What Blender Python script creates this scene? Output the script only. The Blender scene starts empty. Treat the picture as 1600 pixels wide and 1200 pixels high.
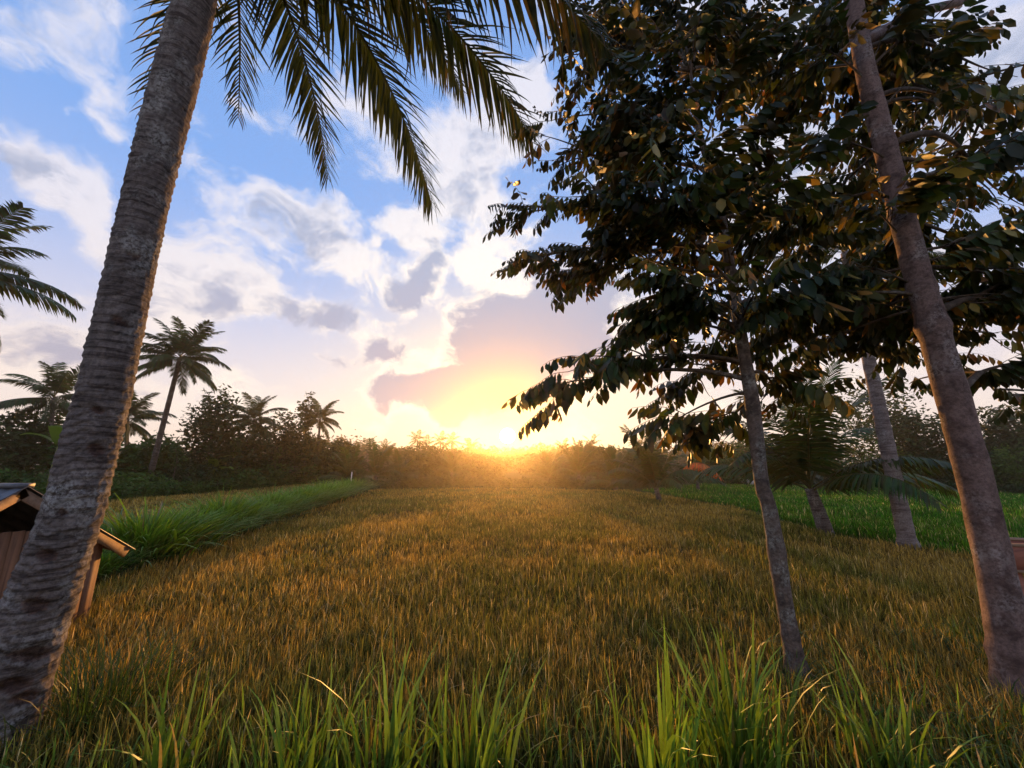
import bpy, math, random
import numpy as np
from mathutils import Vector, Matrix

# ------------------------------------------------------------------ camera
W, H_, F = 1600.0, 1200.0, 590.0          # photograph size and focal length in its pixels
CAM_Z = 1.9
PITCH = math.atan(127.0 / F)
SP, CP = math.sin(PITCH), math.cos(PITCH)
scene = bpy.context.scene
COL = scene.collection
cam_d = bpy.data.cameras.new('camera')
cam = bpy.data.objects.new('camera', cam_d)
COL.objects.link(cam)
cam_d.sensor_width = 36.0
cam_d.lens = F / W * 36.0
cam_d.clip_start = 0.05
cam_d.clip_end = 5000
cam.location = (0, 0, CAM_Z)
cam.rotation_euler = (math.pi / 2 + PITCH, 0, 0)
scene.camera = cam


def ray(px, py):
    a, b = px - W / 2, H_ / 2 - py
    return Vector((a, F * CP - b * SP, b * CP + F * SP))


def at(px, py, Y):
    r = ray(px, py)
    return Vector((0, 0, CAM_Z)) + r * (Y / r.y)


def ground(px, py, z=0.0):
    r = ray(px, py)
    return Vector((0, 0, CAM_Z)) + r * ((z - CAM_Z) / r.z)


# ------------------------------------------------------------------ light
SUN_DIR = ray(793, 681).normalized()
SUN_EL = math.asin(SUN_DIR.z)
SUN_AZ = math.atan2(SUN_DIR.x, SUN_DIR.y)
sun_d = bpy.data.lights.new('sun', 'SUN')
sun_d.energy = 5.0
sun_d.angle = math.radians(0.6)
sun_d.color = (1.0, 0.47, 0.12)
sun = bpy.data.objects.new('sun', sun_d)
COL.objects.link(sun)
sun.location = (0, 60, 30)
sun.rotation_euler = (-SUN_DIR).to_track_quat('-Z', 'Y').to_euler()
vs = scene.view_settings
vs.view_transform = 'Standard'
vs.look = 'None'
vs.exposure = 0.48
vs.gamma = 1.0
vs.use_curve_mapping = False
scene.cycles.max_bounces = 4
scene.cycles.transparent_max_bounces = 8
scene.cycles.volume_bounces = 0

# ------------------------------------------------------------------ node helper
class NT:
    def __init__(s, tree):
        s.t = tree
        tree.nodes.clear()

    def n(s, kind, ins=None, **props):
        nd = s.t.nodes.new(kind)
        for k, v in props.items():
            setattr(nd, k, v)
        for k, v in (ins or {}).items():
            s.put(nd.inputs[k], v)
        return nd

    def put(s, sock, v):
        if isinstance(v, bpy.types.NodeSocket):
            s.t.links.new(v, sock)
        else:
            sock.default_value = v

    def math(s, op, a, b=0.0, c=0.0, clamp=False):
        nd = s.n('ShaderNodeMath', {0: a, 1: b, 2: c}, operation=op)
        nd.use_clamp = clamp
        return nd.outputs[0]

    def vec(s, op, a, b=(0, 0, 0), out=0):
        nd = s.n('ShaderNodeVectorMath', {0: a, 1: b}, operation=op)
        return nd.outputs[out]

    def rng(s, v, a, b, c=0.0, d=1.0, smooth=True):
        nd = s.n('ShaderNodeMapRange', {0: v, 1: a, 2: b, 3: c, 4: d})
        nd.interpolation_type = 'SMOOTHSTEP' if smooth else 'LINEAR'
        return nd.outputs[0]

    def mix(s, fac, a, b, blend='MIX'):
        nd = s.n('ShaderNodeMix', data_type='RGBA', blend_type=blend)
        nd.clamp_factor = True
        for k, v in ((0, fac), (6, a), (7, b)):
            if not isinstance(v, bpy.types.NodeSocket) and k > 0 and len(v) == 3:
                v = (*v, 1)
            s.put(nd.inputs[k], v)
        return nd.outputs[2]

    def noise(s, vec, scale, detail=4, rough=0.55, dist=0.0):
        nd = s.n('ShaderNodeTexNoise', {'Vector': vec, 'Scale': scale, 'Detail': detail,
                                        'Roughness': rough, 'Distortion': dist})
        return nd.outputs[0]

    def ramp(s, fac, stops):
        nd = s.n('ShaderNodeValToRGB', {0: fac})
        e = nd.color_ramp.elements
        while len(e) < len(stops):
            e.new(0.5)
        for el, (p, c) in zip(e, stops):
            el.position = p
            el.color = (*c, 1)
        return nd.outputs[0]


# ------------------------------------------------------------------ sky
world = bpy.data.worlds.new('World')
scene.world = world
world.use_nodes = True
k = NT(world.node_tree)
D = k.vec('NORMALIZE', k.n('ShaderNodeTexCoord').outputs['Generated'])
sky = k.n('ShaderNodeTexSky')
sky.sky_type = 'NISHITA'
sky.sun_disc = False
sky.sun_elevation = SUN_EL + math.radians(3)
sky.sun_rotation = SUN_AZ
sky.air_density = 1.0
sky.dust_density = 0.7
sky.ozone_density = 2.0
CS = k.vec('DOT_PRODUCT', D, tuple(SUN_DIR), out=1)           # cosine of the angle to the sun
CS = k.math('MAXIMUM', CS, 0.0)
DZ = k.n('ShaderNodeSeparateXYZ', {0: D}).outputs[2]
near_sun = k.math('POWER', CS, 10.0)
warp = k.n('ShaderNodeTexNoise', {'Vector': D, 'Scale': 6.0, 'Detail': 4.0})
Dw = k.n('ShaderNodeVectorMath', {0: warp.outputs[1], 1: (.17, .17, .12), 2: D}, operation='MULTIPLY_ADD').outputs[0]
Dw = k.vec('SUBTRACT', Dw, (.085, .085, .06))
Ds = k.vec('MULTIPLY', Dw, (1, 1, 1.5))
n1 = k.noise(Ds, 5.4, 7, 0.6)
n2 = k.noise(Ds, 12.0, 5, 0.62)
# where the clouds stand: pixel, pixel radii, cover, darkness of the core
CLOUDS = [(95, 285, 120, 62, .32, -.05), (10, 265, 90, 70, .05, .55), (95, 162, 32, 24, .20, -.2), (180, 180, 55, 34, .12, 0),
          (60, 20, 190, 60, .06, .15), (405, 184, 28, 20, .2, -.2), (548, 180, 60, 50, .2, -.3), (700, 250, 140, 80, .22, .38),
          (700, 225, 60, 40, .1, -.4), (825, 145, 60, 60, .28, -.2), (465, 365, 80, 70, .17, .50), (650, 352, 62, 40, .34, -.45),
          (578, 380, 24, 15, .2, -.2), (640, 462, 46, 34, .30, 1.0), (680, 420, 34, 46, .30, 1.05), (742, 420, 42, 28, .32, -.4), (548, 430, 84, 42, .32, -.35),
          (500, 487, 96, 34, .30, .95), (345, 462, 110, 60, .24, .45), (400, 470, 40, 40, .15, -.5), (600, 545, 62, 28, .28, .85),
          (532, 560, 52, 20, .2, .7), (615, 612, 50, 38, .30, .95), (815, 570, 160, 95, .46, 1.15), (705, 615, 85, 50, .40, 1.1), (770, 520, 70, 50, .3, .9), (890, 480, 120, 100, .38, .95),
          (70, 555, 170, 50, .22, .45), (250, 610, 200, 60, .1, .1), (960, 640, 90, 30, 0, -.5), (1280, 280, 420, 260, .16, .35), (1540, 110, 230, 170, .26, .25),
          (235, 300, 70, 100, -.24, 0), (420, 260, 90, 60, -.16, 0), (250, 110, 130, 50, -.10, 0), (70, 395, 130, 60, -.22, 0),
          (590, 300, 80, 40, -.16, 0), (730, 525, 60, 40, -.12, -.3), (870, 400, 70, 40, -.08, 0)]
cov, core = n1, k.math('MULTIPLY_ADD', n2, 2.4, -1.24)
for (x, y, rx, ry, wc, wg) in CLOUDS:
    b = ray(x, y).normalized()
    ax = 1 / (1.3 * (ray(x + rx, y).normalized() - b).length)
    ay = 1 / (1.3 * (ray(x, y - ry).normalized() - b).length)
    q = k.n('ShaderNodeVectorMath', {0: Dw, 1: (ax, ax, ay), 2: (-b.x * ax, -b.y * ax, -b.z * ay)}, operation='MULTIPLY_ADD').outputs[0]
    q = k.rng(k.vec('LENGTH', q, out=1), 1.0, 0.0)
    cov = k.math('MULTIPLY_ADD', q, wc, cov)
    if wg:
        core = k.math('MULTIPLY_ADD', q, wg, core)
cover = k.rng(cov, 0.49, 0.67)
core = k.math('ADD', core, k.math('MULTIPLY', k.math('SUBTRACT', cov, 0.62), 1.2))
core = k.rng(core, 0.05, 0.8)
lowness = k.rng(DZ, 0.60, 0.03)                                 # 1 towards the horizon
wide_sun = k.math('POWER', CS, 7.0)
lit = k.mix(lowness, (.58, .58, .67), (.74, .63, .56))
lit = k.mix(wide_sun, lit, (1.05, .93, .74))
lit = k.mix(k.math('POWER', CS, 60.0), lit, (.92, .72, .36))
grey = k.mix(lowness, (.33, .37, .49), (.36, .33, .40))
grey = k.mix(k.math('POWER', CS, 40.0), grey, (.42, .31, .27))
cloud = k.mix(core, lit, grey)
base = k.vec('SCALE', sky.outputs[0])
base.node.inputs[3].default_value = 0.12
# milky veil of thin high cloud that thickens towards the horizon
veil = k.mix(lowness, (.21, .38, .78), (.76, .63, .57))
veil = k.mix(k.math('POWER', CS, 14.0), veil, (.84, .68, .42))
base = k.mix(k.rng(DZ, 0.75, 0.0, 0.72, 0.90), base, veil)
col = k.mix(k.math('MULTIPLY', cover, 0.94), base, cloud)
# low air reddens everything close round the sun
col = k.mix(k.math('MULTIPLY', k.math('POWER', CS, 170.0), 0.85), col, (.86, .58, .16))
# the sun's aureole and its disc, seen through the low air
aur = k.math('ADD', k.math('MULTIPLY', k.math('POWER', CS, 70.0), 0.06), k.math('MULTIPLY', k.math('POWER', CS, 900.0), 0.30))
au = k.n('ShaderNodeVectorMath', {0: (1.0, .62, .10), 3: aur}, operation='SCALE').outputs[0]
col = k.vec('ADD', col, au)
disc = k.rng(CS, math.cos(math.radians(1.25)), math.cos(math.radians(0.8)), 0.0, 8.0)
dv = k.n('ShaderNodeVectorMath', {0: (1.0, .86, .5), 3: disc}, operation='SCALE').outputs[0]
col = k.vec('ADD', col, dv)
bg = k.n('ShaderNodeBackground', {0: col, 1: 1.0})
k.n('ShaderNodeOutputWorld', {0: bg.outputs[0]})
world.cycles.sampling_method = 'MANUAL'
world.cycles.sample_map_resolution = 256

scene.cycles.use_adaptive_sampling = True
scene.cycles.adaptive_threshold = 0.02
scene.cycles.adaptive_min_samples = 12
rnd = random.Random(7)
rng = np.random.default_rng(11)
UP = Vector((0, 0, 1))

# ------------------------------------------------------------------ mesh helpers
class MB:
    """collects vertices, quads, triangles and a colour per vertex; build() links ONE mesh object"""
    def __init__(s):
        s.v, s.q, s.t, s.c, s.n = [], [], [], [], 0

    def add(s, v, q=None, t=None, c=(1, 1, 1)):
        v = np.asarray(v, float).reshape(-1, 3)
        if q is not None and len(q):
            s.q.append(np.asarray(q, int).reshape(-1, 4) + s.n)
        if t is not None and len(t):
            s.t.append(np.asarray(t, int).reshape(-1, 3) + s.n)
        c = np.asarray(c, float)
        s.c.append(np.broadcast_to(c, (len(v), 3)) if c.ndim == 1 else c)
        s.v.append(v)
        s.n += len(v)
        return s

    def box(s, lo, hi, c=(1, 1, 1), m=None):
        (a, b, d), (e, f, g) = lo, hi
        v = np.array([(a, b, d), (e, b, d), (e, f, d), (a, f, d), (a, b, g), (e, b, g), (e, f, g), (a, f, g)], float)
        if m is not None:
            v = np.array([m @ Vector(p) for p in v])
        return s.add(v, [(0, 3, 2, 1), (4, 5, 6, 7), (0, 1, 5, 4), (1, 2, 6, 5), (2, 3, 7, 6), (3, 0, 4, 7)], c=c)

    def tube(s, path, rad, sides=8, c=(1, 1, 1), cap=True):
        P = np.array([tuple(p) for p in path], float)
        n = len(P)
        rad = np.broadcast_to(np.asarray(rad, float), (n,))
        T = np.gradient(P, axis=0)
        T /= np.linalg.norm(T, axis=1)[:, None] + 1e-9
        ref = np.array([1.0, 0, 0]) if abs(T[0][2]) > .7 else np.array([0, 0, 1.0])
        A = np.cross(T, ref)
        A /= np.linalg.norm(A, axis=1)[:, None] + 1e-9
        B = np.cross(T, A)
        an = np.linspace(0, 2 * math.pi, sides, endpoint=False)
        ring = A[:, None] * np.cos(an)[None, :, None] + B[:, None] * np.sin(an)[None, :, None]
        V = P[:, None] + ring * rad[:, None, None]
        q = [(i * sides + j, i * sides + (j + 1) % sides, (i + 1) * sides + (j + 1) % sides, (i + 1) * sides + j)
             for i in range(n - 1) for j in range(sides)]
        t = []
        if cap and sides > 2:
            t = [(0, j + 1, j) for j in range(1, sides - 1)] + \
                [((n - 1) * sides, (n - 1) * sides + j, (n - 1) * sides + j + 1) for j in range(1, sides - 1)]
        return s.add(V.reshape(-1, 3), q, t, c)

    def arrays(s):
        v = np.concatenate(s.v)
        q = np.concatenate(s.q) if s.q else np.zeros((0, 4), int)
        t = np.concatenate(s.t) if s.t else np.zeros((0, 3), int)
        return v, q, t, np.concatenate(s.c)

    def mesh(s, name, mat, smooth=False):
        v, q, t, c = s.arrays()
        me = bpy.data.meshes.new(name)
        me.vertices.add(len(v))
        me.vertices.foreach_set('co', v.astype(np.float32).ravel())
        me.loops.add(len(q) * 4 + len(t) * 3)
        me.loops.foreach_set('vertex_index', np.concatenate([q.ravel(), t.ravel()]).astype(np.int32))
        me.polygons.add(len(q) + len(t))
        ls = np.concatenate([np.arange(len(q)) * 4, len(q) * 4 + np.arange(len(t)) * 3]).astype(np.int32)
        me.polygons.foreach_set('loop_start', ls)
        if smooth:
            me.polygons.foreach_set('use_smooth', np.ones(len(ls), bool))
        at_ = me.color_attributes.new('col', 'FLOAT_COLOR', 'POINT')
        at_.data.foreach_set('color', np.concatenate([c, np.ones((len(c), 1))], 1).astype(np.float32).ravel())
        me.update(calc_edges=True)
        me.materials.append(mat)
        return me

    def build(s, name, mat, parent=None, smooth=False):
        return obj(name, s.mesh(name, mat, smooth), parent)


def obj(name, me, parent=None):
    o = bpy.data.objects.new(name, me)
    COL.objects.link(o)
    o.parent = parent
    return o


def thing(name, label, cat, loc=(0, 0, 0), group=None, rz=0.0):
    o = bpy.data.objects.new(name, None)
    COL.objects.link(o)
    o.location = loc
    o.rotation_euler = (0, 0, rz)
    o.empty_display_size = 0.2
    return tag(o, label, cat, group)


def tag(o, label=None, cat=None, group=None, kind=None):
    for k_, v_ in (('label', label), ('category', cat), ('group', group), ('kind', kind)):
        if v_:
            o[k_] = v_
    return o


def bez(p0, p1, p2, p3, n):
    t = np.linspace(0, 1, n)[:, None]
    p0, p1, p2, p3 = (np.array(tuple(p), float) for p in (p0, p1, p2, p3))
    return (1 - t) ** 3 * p0 + 3 * (1 - t) ** 2 * t * p1 + 3 * (1 - t) * t * t * p2 + t ** 3 * p3


def vnoise(x, y, seed=0):
    """smooth value noise on the ground, 0..1"""
    x, y = np.asarray(x, float), np.asarray(y, float)
    xi, yi = np.floor(x).astype(int), np.floor(y).astype(int)
    fx, fy = x - xi, y - yi
    fx, fy = fx * fx * (3 - 2 * fx), fy * fy * (3 - 2 * fy)

    def h(a, b):
        n = (a * 374761393 + b * 668265263 + seed * 1442695041) & 0xffffffff
        n = ((n ^ (n >> 13)) * 1274126177) & 0xffffffff
        return ((n ^ (n >> 16)) & 0xffff) / 65535.0
    return (h(xi, yi) * (1 - fx) + h(xi + 1, yi) * fx) * (1 - fy) + (h(xi, yi + 1) * (1 - fx) + h(xi + 1, yi + 1) * fx) * fy


def in_poly(x, y, poly):
    ins = np.zeros(len(x), bool)
    for (x1, y1), (x2, y2) in zip(poly, poly[1:] + poly[:1]):
        c = ((y1 > y) != (y2 > y)) & (x < (x2 - x1) * (y - y1) / (y2 - y1 + 1e-12) + x1)
        ins ^= c
    return ins


def blades(mb, P, h, w, bend, yaw, cb, ct, segs=3, lean=None):
    """grass blades: n tapering strips that bow over; all arguments are arrays of n"""
    n = len(P)
    d = np.stack([np.cos(yaw), np.sin(yaw), np.zeros(n)], 1)
    tw = yaw + math.pi / 2 + rng.normal(0, .5, n)
    sd = np.stack([np.cos(tw), np.sin(tw), np.zeros(n)], 1)
    vs_, cs_ = [], []
    for i in range(segs + 1):
        t = i / segs
        c = P + np.array([0, 0, 1.0]) * (h * (t - .42 * np.minimum(bend, 1.2) * t ** 3))[:, None] + d * (h * bend * t ** 1.9)[:, None]
        ww = w * (.55 + .9 * t if t < .4 else .91) * max(0.0, 1 - t ** 2.4) * .5
        vs_ += [c - sd * ww[:, None], c + sd * ww[:, None]]
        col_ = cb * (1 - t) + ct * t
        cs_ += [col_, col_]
    V = np.stack(vs_, 1)
    C = np.stack(cs_, 1)
    m = 2 * (segs + 1)
    base = np.arange(n)[:, None, None] * m
    q = np.array([(2 * i, 2 * i + 1, 2 * i + 3, 2 * i + 2) for i in range(segs)])[None]
    mb.add(V.reshape(-1, 3), (base + q).reshape(-1, 4), None, C.reshape(-1, 3))


# ------------------------------------------------------------------ materials
def mat_new(name):
    m = bpy.data.materials.new(name)
    m.use_nodes = True
    return m, NT(m.node_tree)


def foliage_mat(name, trans=0.35, rough=0.5, spec=0.25, warm=(1.25, 1.05, .5), vary=0.35, nscale=30.0):
    m, n = mat_new(name)
    c = n.n('ShaderNodeAttribute', attribute_name='col').outputs[0]
    r = n.n('ShaderNodeObjectInfo').outputs['Random']
    co = n.n('ShaderNodeTexCoord').outputs['Object']
    g = n.noise(co, nscale, 2)
    v = n.math('ADD', n.math('MULTIPLY_ADD', r, vary, 1 - vary / 2), n.math('MULTIPLY_ADD', g, .5, -.25))
    c = n.n('ShaderNodeVectorMath', {0: c, 3: v}, operation='SCALE').outputs[0]
    p = n.n('ShaderNodeBsdfPrincipled', {'Base Color': c, 'Roughness': rough, 'Specular IOR Level': spec})
    t = n.n('ShaderNodeBsdfTranslucent', {'Color': n.vec('MULTIPLY', c, warm)})
    mx = n.n('ShaderNodeMixShader', {0: trans, 1: p.outputs[0], 2: t.outputs[0]})
    n.n('ShaderNodeOutputMaterial', {0: mx.outputs[0]})
    return m


def bark_mat(name, c1, c2, c3, ring=22.0, streak=3.0, bump=.5, patch=2.2):
    """c1 main, c2 dark streaks, c3 pale lichen"""
    m, n = mat_new(name)
    co = n.n('ShaderNodeTexCoord').outputs['Object']
    a = n.noise(n.vec('MULTIPLY', co, (streak, streak, ring)), 1.0, 5, .65, .4)
    b = n.noise(co, patch, 5, .6)
    f = n.noise(co, 38.0, 5, .7)
    col_ = n.mix(n.rng(a, .42, .66), c1, c2)
    col_ = n.mix(n.math('MULTIPLY', n.rng(b, .48, .66), n.rng(f, .35, .6)), col_, c3)
    col_ = n.mix(n.rng(f, .62, .30, 0, .55), col_, tuple(x * .45 for x in c2))
    col_ = n.mix(1.0, col_, n.n('ShaderNodeAttribute', attribute_name='col').outputs[0], 'MULTIPLY')
    hgt = n.math('ADD', n.math('MULTIPLY', a, .6), n.math('MULTIPLY', f, .5))
    bp = n.n('ShaderNodeBump', {'Strength': bump, 'Distance': .02, 'Height': hgt})
    p = n.n('ShaderNodeBsdfPrincipled', {'Base Color': col_, 'Roughness': .85, 'Specular IOR Level': .15, 'Normal': bp.outputs[0]})
    n.n('ShaderNodeOutputMaterial', {0: p.outputs[0]})
    return m


def plain_mat(name, c1, c2, scale=(8, 8, 8), rough=.8, bump=.3, metal=0.0):
    m, n = mat_new(name)
    co = n.n('ShaderNodeTexCoord').outputs['Object']
    a = n.noise(n.vec('MULTIPLY', co, scale), 1.0, 6, .62, .3)
    r = n.n('ShaderNodeObjectInfo').outputs['Random']
    col_ = n.mix(n.rng(a, .35, .68), c1, c2)
    col_ = n.n('ShaderNodeVectorMath', {0: col_, 3: n.math('MULTIPLY_ADD', r, .4, .8)}, operation='SCALE').outputs[0]
    bp = n.n('ShaderNodeBump', {'Strength': bump, 'Distance': .01, 'Height': a})
    p = n.n('ShaderNodeBsdfPrincipled', {'Base Color': col_, 'Roughness': rough, 'Metallic': metal, 'Normal': bp.outputs[0]})
    n.n('ShaderNodeOutputMaterial', {0: p.outputs[0]})
    return m


M_RICE = foliage_mat('rice', .42, .6, .15, (1.18, 1.03, .5), .0, 3.0)
M_GRASS = foliage_mat('grass', .42, .45, .3, (1.2, 1.1, .45))
M_PALM = foliage_mat('palm_leaf', .27, .5, .22, (1.3, 1.1, .4), .5, 6.0)
M_LEAF = foliage_mat('broad_leaf', .30, .45, .3, (1.3, 1.0, .38), .8, 14.0)
M_FARLEAF = foliage_mat('far_leaf', .30, .55, .2, (1.25, 1.05, .45), .3, 2.0)
M_COCO = bark_mat('coconut_bark', (.175, .145, .132), (.055, .041, .036), (.28, .27, .255), 34, 2.2, 1.0, 3.4)
M_PALE = bark_mat('pale_bark', (.27, .22, .20), (.13, .095, .085), (.34, .31, .29), 18, 3.5, .5, 3.0)
M_THICK = bark_mat('thick_bark', (.19, .125, .105), (.075, .045, .038), (.27, .225, .205), 6, 4.5, .7, 3.0)
M_SLIM = bark_mat('slim_bark', (.14, .105, .085), (.06, .043, .034), (.24, .24, .21), 9, 6, .6, 4.0)
M_TWIG = bark_mat('twig_bark', (.10, .07, .05), (.05, .035, .025), (.16, .14, .12), 9, 9, .3, 4.0)
M_RACHIS = foliage_mat('frond_stalk', .0, .5, .4, vary=.2, nscale=5)
M_PLANK = plain_mat('weathered_plank', (.21, .105, .058), (.10, .05, .03), (26, 26, 2.0))
M_TRIM = plain_mat('pale_trim_board', (.31, .20, .13), (.20, .125, .08), (3, 14, 14))
M_SHEET = plain_mat('roof_sheet', (.10, .11, .13), (.05, .05, .055), (6, 6, 6), .5, .2)
M_RED = plain_mat('reddish_timber', (.34, .13, .085), (.22, .085, .06), (4, 18, 18))
M_ROOFTILE = plain_mat('dark_thatch', (.045, .035, .03), (.02, .017, .015), (3, 3, 12))
M_PALEROOF = plain_mat('pale_roof_sheet', (.42, .47, .55), (.30, .34, .40), (1, 1, 1), .5)
M_WHITE = plain_mat('white_paint', (.75, .72, .66), (.55, .5, .45), (6, 6, 6))
M_STONE = plain_mat('pale_stone', (.42, .38, .33), (.28, .25, .21), (6, 6, 6))


def ground_mat(name, c1, c2, c3, s1=.35, s2=9.0, bump=.6):
    m, n = mat_new(name)
    co = n.n('ShaderNodeTexCoord').outputs['Object']
    a = n.noise(co, s1, 5, .6)
    b = n.noise(co, s2, 5, .65)
    col_ = n.mix(n.rng(a, .35, .65), c1, c2)
    col_ = n.mix(n.rng(b, .45, .7), col_, c3)
    bp = n.n('ShaderNodeBump', {'Strength': bump, 'Distance': .08, 'Height': b})
    p = n.n('ShaderNodeBsdfPrincipled', {'Base Color': col_, 'Roughness': .95, 'Specular IOR Level': .05, 'Normal': bp.outputs[0]})
    n.n('ShaderNodeOutputMaterial', {0: p.outputs[0]})
    return m


# ------------------------------------------------------------------ ground and fields
gm = ground_mat('wild_ground', (.045, .06, .018), (.07, .065, .025), (.03, .04, .012))
gb = MB()
gx = np.concatenate([np.linspace(-900, -60, 8), np.linspace(-50, 50, 60), np.linspace(60, 900, 8)])
gy = np.concatenate([np.linspace(-60, -8, 4), np.linspace(-6, 60, 60), np.linspace(70, 1500, 12)])
X, Y = np.meshgrid(gx, gy, indexing='ij')
bank = .16 * np.clip((3.0 - Y) / 1.2, 0, 1) * (vnoise(X * .8, Y * .8, 3) * .5 + .7)
Z = bank - .02
nx, ny = len(gx), len(gy)
idx = np.arange(nx * ny).reshape(nx, ny)
gb.add(np.stack([X, Y, Z], 2).reshape(-1, 3),
       np.stack([idx[:-1, :-1], idx[1:, :-1], idx[1:, 1:], idx[:-1, 1:]], 2).reshape(-1, 4))
tag(gb.build('ground', gm, None, True), kind='structure')


def g2(px, py):
    p = ground(px, py)
    return (p.x, p.y)


MAIN = [g2(560, 768), g2(700, 765), g2(985, 768), g2(1150, 797), g2(1290, 838), g2(1500, 872), (11, 6.4), (13, 4.6), (12, 2.7), (4, 2.75), (-5, 2.7),
        (-6.2, 4.2), g2(118, 935)]
GREEN = [g2(1000, 767), g2(1100, 757), g2(1300, 761), g2(1620, 774), (48, 27), (40, 9), (14, 6.2), (11.2, 6.6), g2(1505, 869), g2(1295, 835), g2(1155, 794)]
LEFT = [g2(150, 788), g2(480, 757), g2(548, 759), g2(440, 790), g2(300, 832), g2(165, 885), (-14, 7.5), (-24, 13)]


def sheet(name, poly, z, mat):
    mb = MB()
    mb.add([(x, y, z) for x, y in poly])
    me = bpy.data.meshes.new(name)
    me.from_pydata([(x, y, z) for x, y in poly], [], [tuple(range(len(poly)))])
    me.materials.append(mat)
    return tag(obj(name, me), kind='structure')


soil = ground_mat('paddy_soil', (.10, .065, .022), (.06, .05, .018), (.13, .085, .03), .5, 14)
soil_g = ground_mat('green_paddy_soil', (.05, .085, .014), (.035, .065, .012), (.06, .09, .02), .5, 14)
sheet('rice_field_soil', MAIN, .004, soil)
sheet('green_field_soil', GREEN, .008, soil_g)
sheet('upper_field_soil', LEFT, .012, soil)


def scatter(poly, dens, ymin, ymax):
    xs = [p[0] for p in poly]
    ys = [p[1] for p in poly]
    y0, y1 = max(min(ys), ymin), min(max(ys), ymax)
    if y1 <= y0:
        return np.zeros((0, 3))
    n = int((max(xs) - min(xs)) * (y1 - y0) * dens)
    x, y = rng.uniform(min(xs), max(xs), n), rng.uniform(y0, y1, n)
    # keep what lies inside the field and within (or a step beside) the view
    kp = in_poly(x, y, poly) & (np.abs(x) < 1.42 * y + 2.5)
    return np.stack([x[kp], y[kp], np.zeros(kp.sum())], 1)


def rice(name, label, poly, tones, bands, hgt=(.12, .27), gold=.56):
    mb = MB()
    for (ya, yb, dens, wid, segs) in bands:
        P = scatter(poly, dens / 5.0, ya, yb)          # hills of five blades each
        if not len(P):
            continue
        pa = .55 * vnoise(P[:, 0] * .55 + 9, P[:, 1] * .35, 5) + .45 * vnoise(P[:, 0] * 1.9, P[:, 1] * 1.3, 6)
        P = np.repeat(P, 5, 0)
        pa = np.repeat(pa, 5)
        n = len(P)
        P = P + np.concatenate([rng.normal(0, .045 + wid, (n, 2)), np.zeros((n, 1))], 1)
        g = np.clip((pa - .5) * 3.0 + gold + rng.normal(0, .30, n), 0, 1)[:, None]
        t = np.array(tones)
        cb = t[0] * (1 - g) + t[1] * g
        ct = t[2] * (1 - g) + t[3] * g
        pale = rng.random(n) < .09
        ct[pale] = (.85, .66, .32)
        var = rng.uniform(.3, 1.45, (n, 1)) * np.repeat(rng.uniform(.65, 1.3, (n // 5, 1)), 5, 0)
        h = rng.uniform(hgt[0], hgt[1], n) * (.75 + .5 * np.repeat(vnoise(P[::5, 0] * .7, P[::5, 1] * .7, 8), 5))
        blades(mb, P, h, np.full(n, wid) * rng.uniform(.7, 1.3, n), np.abs(rng.normal(.22, .34, n)),
               rng.uniform(0, 6.283, n), cb * var, ct * var, segs)
    o = mb.build(name, M_RICE)
    return tag(o, label, 'grass', kind='stuff')


RICE_T = [(.055, .065, .014), (.12, .080, .020), (.25, .25, .045), (.66, .44, .10)]
rice('ripe_rice', 'golden brown ripe rice stalks filling the middle field', MAIN, RICE_T,
     [(2.6, 5, 2000, .0095, 3), (5, 8, 1200, .013, 3), (8, 14, 560, .019, 2), (14, 22, 260, .029, 2), (22, 42, 130, .045, 2)])
rice('upper_rice', 'golden rice strip beyond the green grass bund', LEFT, RICE_T,
     [(6, 14, 420, .022, 2), (14, 24, 190, .036, 2), (24, 60, 90, .06, 1)], gold=.85)
rice('green_rice', 'bright green young rice filling the right hand field', GREEN,
     [(.03, .10, .008), (.06, .13, .012), (.07, .27, .014), (.16, .31, .02)],
     [(5, 14, 420, .022, 2), (14, 24, 190, .036, 2), (24, 60, 90, .06, 1)], (.16, .28), .25)

# ------------------------------------------------------------------ the near coconut palm
def edge_radius(px, py, wpx, Y):
    """radius of an upright stem that looks wpx wide at that pixel and forward distance"""
    a, b = ray(px - wpx / 2, py), ray(px + wpx / 2, py)
    an = abs(math.atan2(a.x, a.y) - math.atan2(b.x, b.y))
    c = at(px, py, Y)
    return math.sin(an / 2) * math.hypot(c.x, c.y)


def resample(pts, n):
    """smooth (Catmull-Rom) resampling of points+radius rows"""
    P = np.array(pts, float)
    P = np.vstack([2 * P[0] - P[1], P, 2 * P[-1] - P[-2]])
    out = []
    m = len(P) - 3
    for u in np.linspace(0, m - 1e-6, n):
        i = int(u)
        t = u - i
        a, b, c, d = P[i:i + 4]
        out.append(.5 * ((2 * b) + (-a + c) * t + (2 * a - 5 * b + 4 * c - d) * t * t + (-a + 3 * b - 3 * c + d) * t ** 3))
    return np.array(out)


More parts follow.
